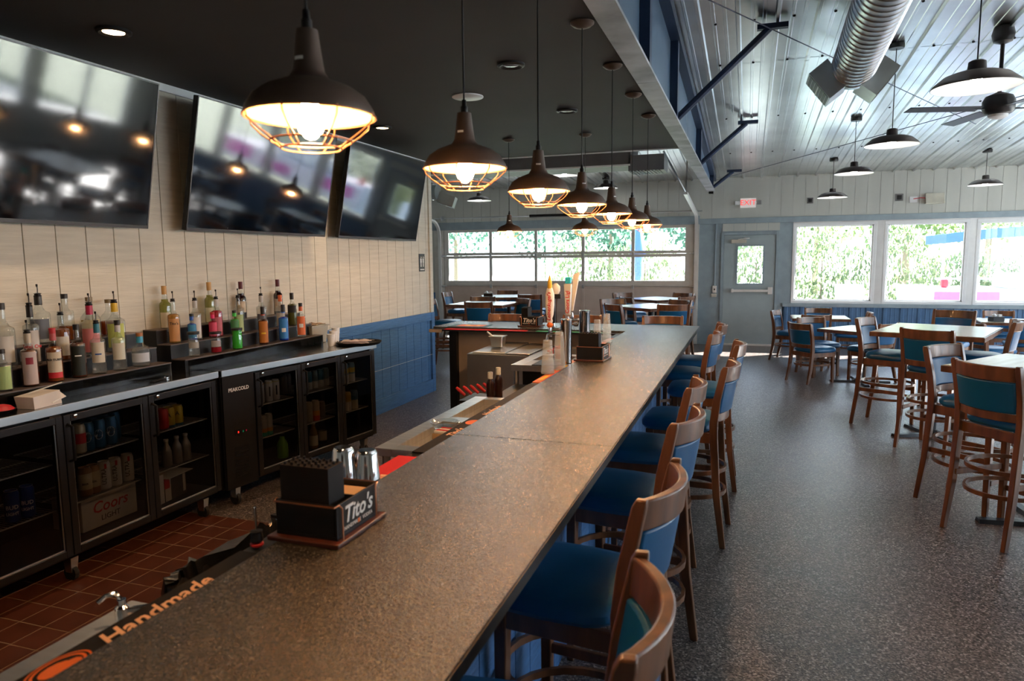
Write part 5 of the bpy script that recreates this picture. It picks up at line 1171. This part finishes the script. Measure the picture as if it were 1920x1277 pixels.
spirit(395, 3, 529, 'l_white', 'wine', 'second white wine bottle, pale green with gold cap', ('cw2', (.55,.55,.38), .02, .38), ('long', 'gold'), fill=.95)
spirit(407, 2, 543, 'l_red', 'std', 'dark red schnapps bottle with pink label', ('pk', (.45,.12,.16), .05, .5), neck=('slv', (.5,.5,.5)))
spirit(400, 2, 585, 'l_red', 'slim', 'pink topped mixer bottle in front of the dark red schnapps', ('pk2', (.55,.05,.12), .08, .6), ('cap', 'red'), neck=('pk3', (.8,.02,.15)))
spirit(405, 1, 622, 'l_red', 'juice', 'clear square bottle with a little red liquid on lowest step', ('gy2', (.35,.33,.35), .3, .6), ('cap', 'black'), fill=.35)
spirit(454, 3, 528, 'l_wine', 'wine', 'left red wine bottle with maroon cap and cream label', ('cr5', (.6,.5,.38), .18, .48), ('long', 'wine'), fill=.95)
spirit(448, 2, 541, 'l_clear', 'std', 'clear bottle with pale green label behind green juice bottle', ('lg', (.35,.45,.22), .05, .5))
spirit(441, 2, 582, 'l_green', 'slim', 'green topped mixer bottle with dark green label', ('dg2', (.05,.2,.08), .08, .6), ('cap', 'black'), neck=('gn', (.05,.55,.06)))
spirit(445, 1, 615, 'l_green', 'juice', 'bright green juice bottle on lowest step', None, ('cap', 'black'), fill=1.15)
spirit(491, 2, 538, 'l_clear', 'std', 'clear vodka bottle with pourer and dark label behind amber cordial', ('dk1', (.1,.1,.13), .05, .45), neck=('slv', (.5,.5,.5)))
spirit(494, 1, 575, 'l_dark', 'std', 'dark cordial bottle with orange and brown oval label', ('ob', (.45,.15,.02), .05, .62), ('long', 'black'), txt=[('#', .012, .3, 'yellow')], neck=('or9', (.5,.06,.02)))
spirit(523, 3, 524, 'l_wine', 'wine', 'right red wine bottle with bright maroon cap', ('cr6', (.55,.45,.35), .1, .45), ('long', 'wine'), fill=.95)
spirit(527, 2, 553, 'l_clear', 'std', 'clear bottle with orange cap behind the blue liqueur', ('w8', (.55,.5,.45), .05, .45), ('long', 'orange'))
spirit(532, 1, 571, 'l_blue', 'std', 'electric blue liqueur bottle with blue oval label', ('bb', (.03,.22,.6), .06, .62), ('long', 'black'), txt=[('#', .03, .3, 'ink')], neck=('bn', (.03,.15,.6)))
spirit(549, 2, 549, 'l_olive', 'std', 'olive liqueur bottle with black cap and black shoulders', ('bk2', (.02,.02,.02), .4, .62), ('long', 'black'))
spirit(565, 1, 568, 'l_clear', 'std', 'clear triple sec bottle with orange label at right end of display', ('ol', (.75,.18,.06), .08, .62), ('cap', 'black'), txt=[('#', .03, .35, 'ink')], neck=('on', (.7,.14,.04)))
# ---- things right of the displays
def cpt(px, py): p = pj(px, py, Z=ZT+.0); return p
tb = thing('garnish_tub', 'beige rectangular tub filled with wrapped crackers at right end of back bar', 'tub', (-3.55, 5.26, ZT+.0), -.13)
tb.location = (-3.50, 5.23, ZT)
zz_ = ZT+.001
tb.location = (-3.55, 5.12, zz_)
cbm = MB(); cbm.hexa([(-.07, -.085, 0), (.07, -.085, 0), (.07, .085, 0), (-.07, .085, 0)], [(-.085, -.105, .15), (.085, -.105, .15), (.085, .105, .15), (-.085, .105, .15)])
obj('tub', cbm, colm('beige_tub', (.42,.42,.36)), tb, smooth=False, bevel=.006)
obj('rim', MB().tube([(-.088, -.108, .15), (.088, -.108, .15), (.088, .108, .15), (-.088, .108, .15)], .005, 6, closed=True), colm('beige_tub', (.42,.42,.36)), tb)
cr_ = MB()
for i in range(18):
    Mx = Matrix.Translation((random.uniform(-.06, .06), random.uniform(-.08, .08), .153+random.random()*.012)) @ Matrix.Rotation(random.random()*3, 4, 'Z') @ Matrix.Rotation(random.uniform(-.4, .4), 4, 'X'); cr_.box(-.025, .025, -.018, .018, 0, .004, M=Mx)
wrp = obj('wrapped_packets', cr_, colm('tan_wrap', (.5,.34,.2)), tb, smooth=False); wrp['kind'] = 'stuff'
tag(wrp, 'heap of tan wrapped packets', 'x'); del wrp['category']
for i, (px, py, h, n, l) in enumerate(((614, 640, .10, 5, 'left'), (627, 633, .12, 6, 'middle'), (640, 630, .14, 8, 'right'))):
    q_ = c2w(-.20-.03*i, 1.30+.065*i, 0); X, y = q_.x, q_.y
    t = thing('paper_cup_stack', '%s of three stacks of white sauce cups beside the round tray' % l, 'cup stack', (X, y, zz_), 0, 'white sauce cup stacks')
    obj('cup', MB().lathe([(.024, 0), (.033, h*.8), (.034, h), (.030, h), (0, h-.03)], 20), M['white'], t)
    rb = MB(); [rb.lathe([(.034-.0012*(n-k)*.5, h-.006*k), (.035-.0012*(n-k)*.5, h-.006*k-.002)], 20, close=False) for k in range(n)]
    obj('rims', rb, M['white'], t)
ty = thing('serving_tray', 'round black serving tray overhanging the right end of the back bar', 'tray', (-3.10, 5.12, zz_+.0), -.1)
obj('tray', MB().lathe([(.0, 0), (.16, 0), (.175, .006), (.19, .026), (.186, .026), (.17, .010), (0, .006)], 40), M['blackmatte'], ty)
nk_ = thing('napkin_heap', 'loose heap of pale pink napkins on the round black tray', 'napkins', (-3.12, 5.10, zz_+.008), 0)
for i in range(7):
    mbn = MB(); g = [[None]*5 for _ in range(5)]
    for a in range(5):
        for b in range(5): g[a][b] = mbn.b.verts.new(((a-2)*.03, (b-2)*.03, .004*i+.006+noise.noise((a*.7+i*3, b*.7, i))*.012))
    for a in range(4):
        for b in range(4): mbn.b.faces.new([g[a][b], g[a+1][b], g[a+1][b+1], g[a][b+1]])
    o = obj('napkin', mbn, colm('pink_paper', (.68,.55,.5)), nk_, loc=(random.uniform(-.05, .05), random.uniform(-.07, .07), 0), rot=(0, 0, random.random()*3))
    s_ = o.modifiers.new('thick', 'SOLIDIFY'); s_.thickness = .0015
# white takeaway box at left
p = pj(75, 765, Z=ZT)
tk = thing('paper_box', 'open white folded paper box on the steel counter at left', 'box', (-3.32, pj(75, 757, X=-3.32).y, zz_), .12)
obj('box', MB().hexa([(-.05, -.08, 0), (.05, -.08, 0), (.05, .08, 0), (-.05, .08, 0)], [(-.06, -.085, .06), (.052, -.085, .06), (.052, .07, .07), (-.06, .07, .07)]), M['card'], tk, smooth=False)
obj('flap', MB().hexa([(-.01, .0, .03), (.056, .02, .012), (.058, .10, .03), (0, .12, .05)], [(-.01, .0, .032), (.056, .02, .014), (.058, .10, .032), (0, .12, .052)]), M['white'], tk, smooth=False)
obj('flap', MB().hexa([(-.02, -.04, .068), (.04, .1, .10), (.03, .11, .102), (-.03, -.03, .07)], [(-.02, -.04, .07), (.04, .1, .102), (.03, .11, .104), (-.03, -.03, .072)]), M['white'], tk, smooth=False)
p = pj(10, 765, X=-3.30)
t = thing('red_dish', 'red rimmed black dish on the steel counter at left edge', 'dish', (-3.33, p.y, zz_))
obj('dish', MB().lathe([(.03, 0), (.06, .02), (.062, .02), (.03, .005), (0, .005)], 24), M['black'], t); obj('red_cloth', MB().lathe([(.055, .02), (.04, .035), (.02, .042), (0, .045)], 16), M['redink'], t)
p = pj(300, 700, X=-3.33)
t = thing('bottle_opener', 'flat black bar key lying on the steel counter between displays', 'bottle opener', (-3.34, p.y, zz_), .3)
obj('handle', MB().box(-.014, .014, -.08, .06, 0, .006), M['black'], t, bevel=.003); obj('ring', MB().tube([(.018*math.cos(a), .075+.018*math.sin(a), .004) for a in [2*PI*k/16 for k in range(16)]], .004, 6, closed=True), M['chrome'], t)
# ================================================================== outdoors
GZ_ = -.15
M['grass'] = mat('grass', (.36,.40,.26), .9, var=.25, scale=3); M['deck'] = mat('pale_decking', (.55,.54,.5), .8, var=.05)
M['leafA'] = leafm('leaf_green', (.05,.12,.08)); M['leafB'] = leafm('leaf_yellow_green', (.11,.16,.06)); M['reed'] = leafm('reed_green', (.16,.20,.10)); M['bark'] = mat('bark', (.2,.15,.1), .9)
gr = obj('ground_outside', MB().box(-60, 60, YW+4.5, 70, GZ_-.3, GZ_), M['grass'], smooth=False); struct(gr); gr.name = 'floor_2'
struct(obj('floor_3', MB().box(-14, 14, YW+.12, YW+4.5, GZ_-.2, GZ_+.01), M['deck'], smooth=False))
struct(obj('floor_4', MB().box(7.2, 60, -30, YW+.12, GZ_-.2, GZ_), M['deck'], smooth=False))
def leaves(n, cx, cy, cz, rx, ry, rz, s, seed, tall=False):
    rnd = random.Random(seed); b = MB()
    for i in range(n):
        while True:
            u, v, w_ = rnd.uniform(-1, 1), rnd.uniform(-1, 1), rnd.uniform(-1, 1)
            d2 = u*u+v*v+w_*w_
            if d2 < 1 and (d2 > .25 or rnd.random() < .3): break
        k = 1+.25*noise.noise((u*2+seed, v*2, w_*2)); x, y, z = cx+u*rx*k, cy+v*ry*k, cz+w_*rz*k
        a = rnd.random()*6.28; e = rnd.uniform(-1, 1); dx = Vector((math.cos(a), math.sin(a), e*.6))*s; dy = Vector((-math.sin(a)*.4, math.cos(a)*.4, rnd.uniform(.5, 1.2)))*s*(2.4 if tall else 1)
        p_ = Vector((x, y, z)); b.quad(p_-dx*.5, p_+dx*.5, p_+dx*.3+dy, p_-dx*.3+dy)
    return b
def tree(x, y, h, r, label, leaf, seed):
    t = thing('tree', label, 'tree', (x, y, GZ_), 0, 'trees beyond the building')
    obj('crown', leaves(1500, 0, 0, h*.62, r, r, h*.36, .17, seed), M[leaf], t, smooth=False)
    obj('trunk', MB().lathe([(.18, 0), (.13, h*.3), (.07, h*.7)], 10), M['bark'], t)
def reeds(x, y, w_, h, label, seed, leaf='reed'):
    t = thing('shrub', label, 'shrub', (x, y, GZ_), 0, 'pale shrubs and reeds outside')
    obj('foliage', leaves(1700, 0, 0, h*.45, w_/2, .7, h*.5, .055, seed, True), M[leaf], t, smooth=False)
    obj('stem', MB().lathe([(.04, 0), (.02, h*.6)], 6), M['bark'], t)
TR = [(-19, 34, 7.0, 3.0, 'tree behind the leftmost upper garage pane', 'leafA'), (-15, 35, 7.2, 3.2, 'dense tree behind second upper garage pane', 'leafA'), (-9.6, 34, 6.5, 2.6, 'tree behind the third upper garage pane', 'leafA'), (-6.2, 33, 5.8, 2.0, 'tree behind fourth upper garage pane', 'leafA'), (-1.6, 32, 6.2, 2.4, 'tree behind the rightmost upper garage pane', 'leafA'),
      (3.0, 36, 6.6, 2.6, 'tall pale tree behind upper left of first window', 'leafB'), (6.2, 33, 6.8, 2.2, 'tree behind upper right of first window', 'leafB'), (9.4, 34, 7.2, 2.6, 'tree behind the second window right side', 'leafB'), (12.5, 30, 7.5, 2.8, 'big dark tree behind the third window', 'leafA'), (15.5, 31, 7.2, 3.0, 'tree at far right outside beyond third window', 'leafA')]
for i, a in enumerate(TR): tree(*a, seed=i+3)
RD = [(-5.2, 22, 2.4, 2.6, 'pale reeds behind the lower fourth garage pane'), (-3.2, 23, 2.6, 2.7, 'pale reeds behind lower rightmost garage pane'), (0.2, 21, 2.2, 2.7, 'pale shrub seen through the door glass'), (2.0, 22, 2.2, 2.9, 'pale shrub behind left part of first window'), (4.0, 22, 2.4, 2.9, 'greener shrub behind the middle of first window'), (6.4, 25, 3.0, 2.0, 'low shrub behind the striped boat, second window'), (9.0, 25, 3.0, 2.2, 'shrub behind the boat, between second and third window'), (11.5, 25, 3.0, 2.4, 'shrub beyond the third window')]
for i, a in enumerate(RD): reeds(*a, seed=i+40)
# blue canopied boat
bt = thing('pontoon_boat', 'pontoon boat with blue canopy and magenta stripe moored outside windows', 'boat', (6.0, 19.6, GZ_))
cm = MB(); n = 12; A = []
for i in range(n+1):
    u = -1+2*i/n; A.append([cm.b.verts.new((u*2.4+.7, yy, 2.28+.16*(1-u*u)-dz)) for yy, dz in ((-1.0, .0), (1.0, .0), (1.0, .22), (-1.0, .22))])
for a, b in zip(A, A[1:]):
    for k in range(4): cm.b.faces.new([a[k], a[(k+1) % 4], b[(k+1) % 4], b[k]])
cm.b.faces.new(A[0]); cm.b.faces.new(A[-1][::-1])
obj('canopy', cm, colm('canopy_blue', (.03,.10,.33)), bt)
for x_ in (-1.3, -.1, 1.6, 2.7):
    for y_ in (-.9, .9): obj('pole', MB().lathe([(.035, .9), (.035, 2.15)], 8, (x_, y_, 0)), M['white'], bt)
obj('hull', MB().box(-2.0, 3.4, -1.1, 1.1, .35, 1.0), colm('hull_white', (.75,.7,.75)), bt, smooth=False, bevel=.05)
obj('stripe', MB().box(-1.9, -.6, -1.112, -1.1, .6, .95).box(.4, 1.5, -1.112, -1.1, .5, .8).box(1.9, 2.9, -1.112, -1.1, .55, .95), colm('magenta', (.55,.10,.35)), bt, smooth=False)
obj('rail', MB().tube([(-1.9, -1.05, 1.25), (3.3, -1.05, 1.25)], .02, 6), M['white'], bt)
obj('seat', MB().box(-.3, 1.4, -.6, .6, 1.0, 1.35), M['white'], bt, bevel=.05); obj('seat', MB().box(-1.55, -1.4, -.2, .0, 1.0, 1.22), M['redink'], bt, bevel=.04)
for x_, l in ((2.35, 'left'), (3.7, 'right')):
    t = thing('adirondack_chair', 'white slatted garden chair outside the first window, %s one' % l, 'chair', (x_, 18.6, GZ_), 0, 'white garden chairs outside')
    obj('back', MB().hexa([(-.28, .1, .35), (.28, .1, .35), (.28, .13, .35), (-.28, .13, .35)], [(-.33, .35, 1.1), (.33, .35, 1.1), (.33, .38, 1.1), (-.33, .38, 1.1)]), M['white'], t, smooth=False)
    obj('seat', MB().box(-.28, .28, -.35, .2, .33, .37), M['white'], t, smooth=False)
    for s in (-1, 1): obj('arm', MB().box(s*.34-.06, s*.34+.06, -.4, .25, .58, .61), M['white'], t, smooth=False); obj('leg', MB().box(s*.3-.03, s*.3+.03, -.36, -.28, 0, .58), M['white'], t, smooth=False); obj('leg', MB().box(s*.3-.03, s*.3+.03, .12, .2, 0, .58), M['white'], t, smooth=False)
um = thing('patio_umbrella', 'closed blue patio umbrella outside the rightmost garage pane', 'umbrella', (-2.62, 17.5, GZ_))
obj('cloth', MB().lathe([(.0, 2.75), (.06, 2.65), (.16, 2.2), (.2, 1.9), (.12, 1.7), (.13, 1.35), (.05, 1.1)], 14), colm('canopy_blue', (.03,.10,.33)), um); obj('pole', MB().lathe([(.025, 0), (.025, 2.8)], 8), M['white'], um)
tag(obj('pier_post', MB().lathe([(.09, 0), (.09, 3.2)], 10, (0, 0, 0)), M['white'], loc=(-5.6, 20, GZ_)), 'white post outside behind the fourth garage pane', 'post')
# unseen overhang, added to narrow the sun reaching the floor
struct(obj('sun_overhang', MB().box(-9, 7.5, YW+.12, YW+1.65, 2.62, 2.72), M['trim'], smooth=False))
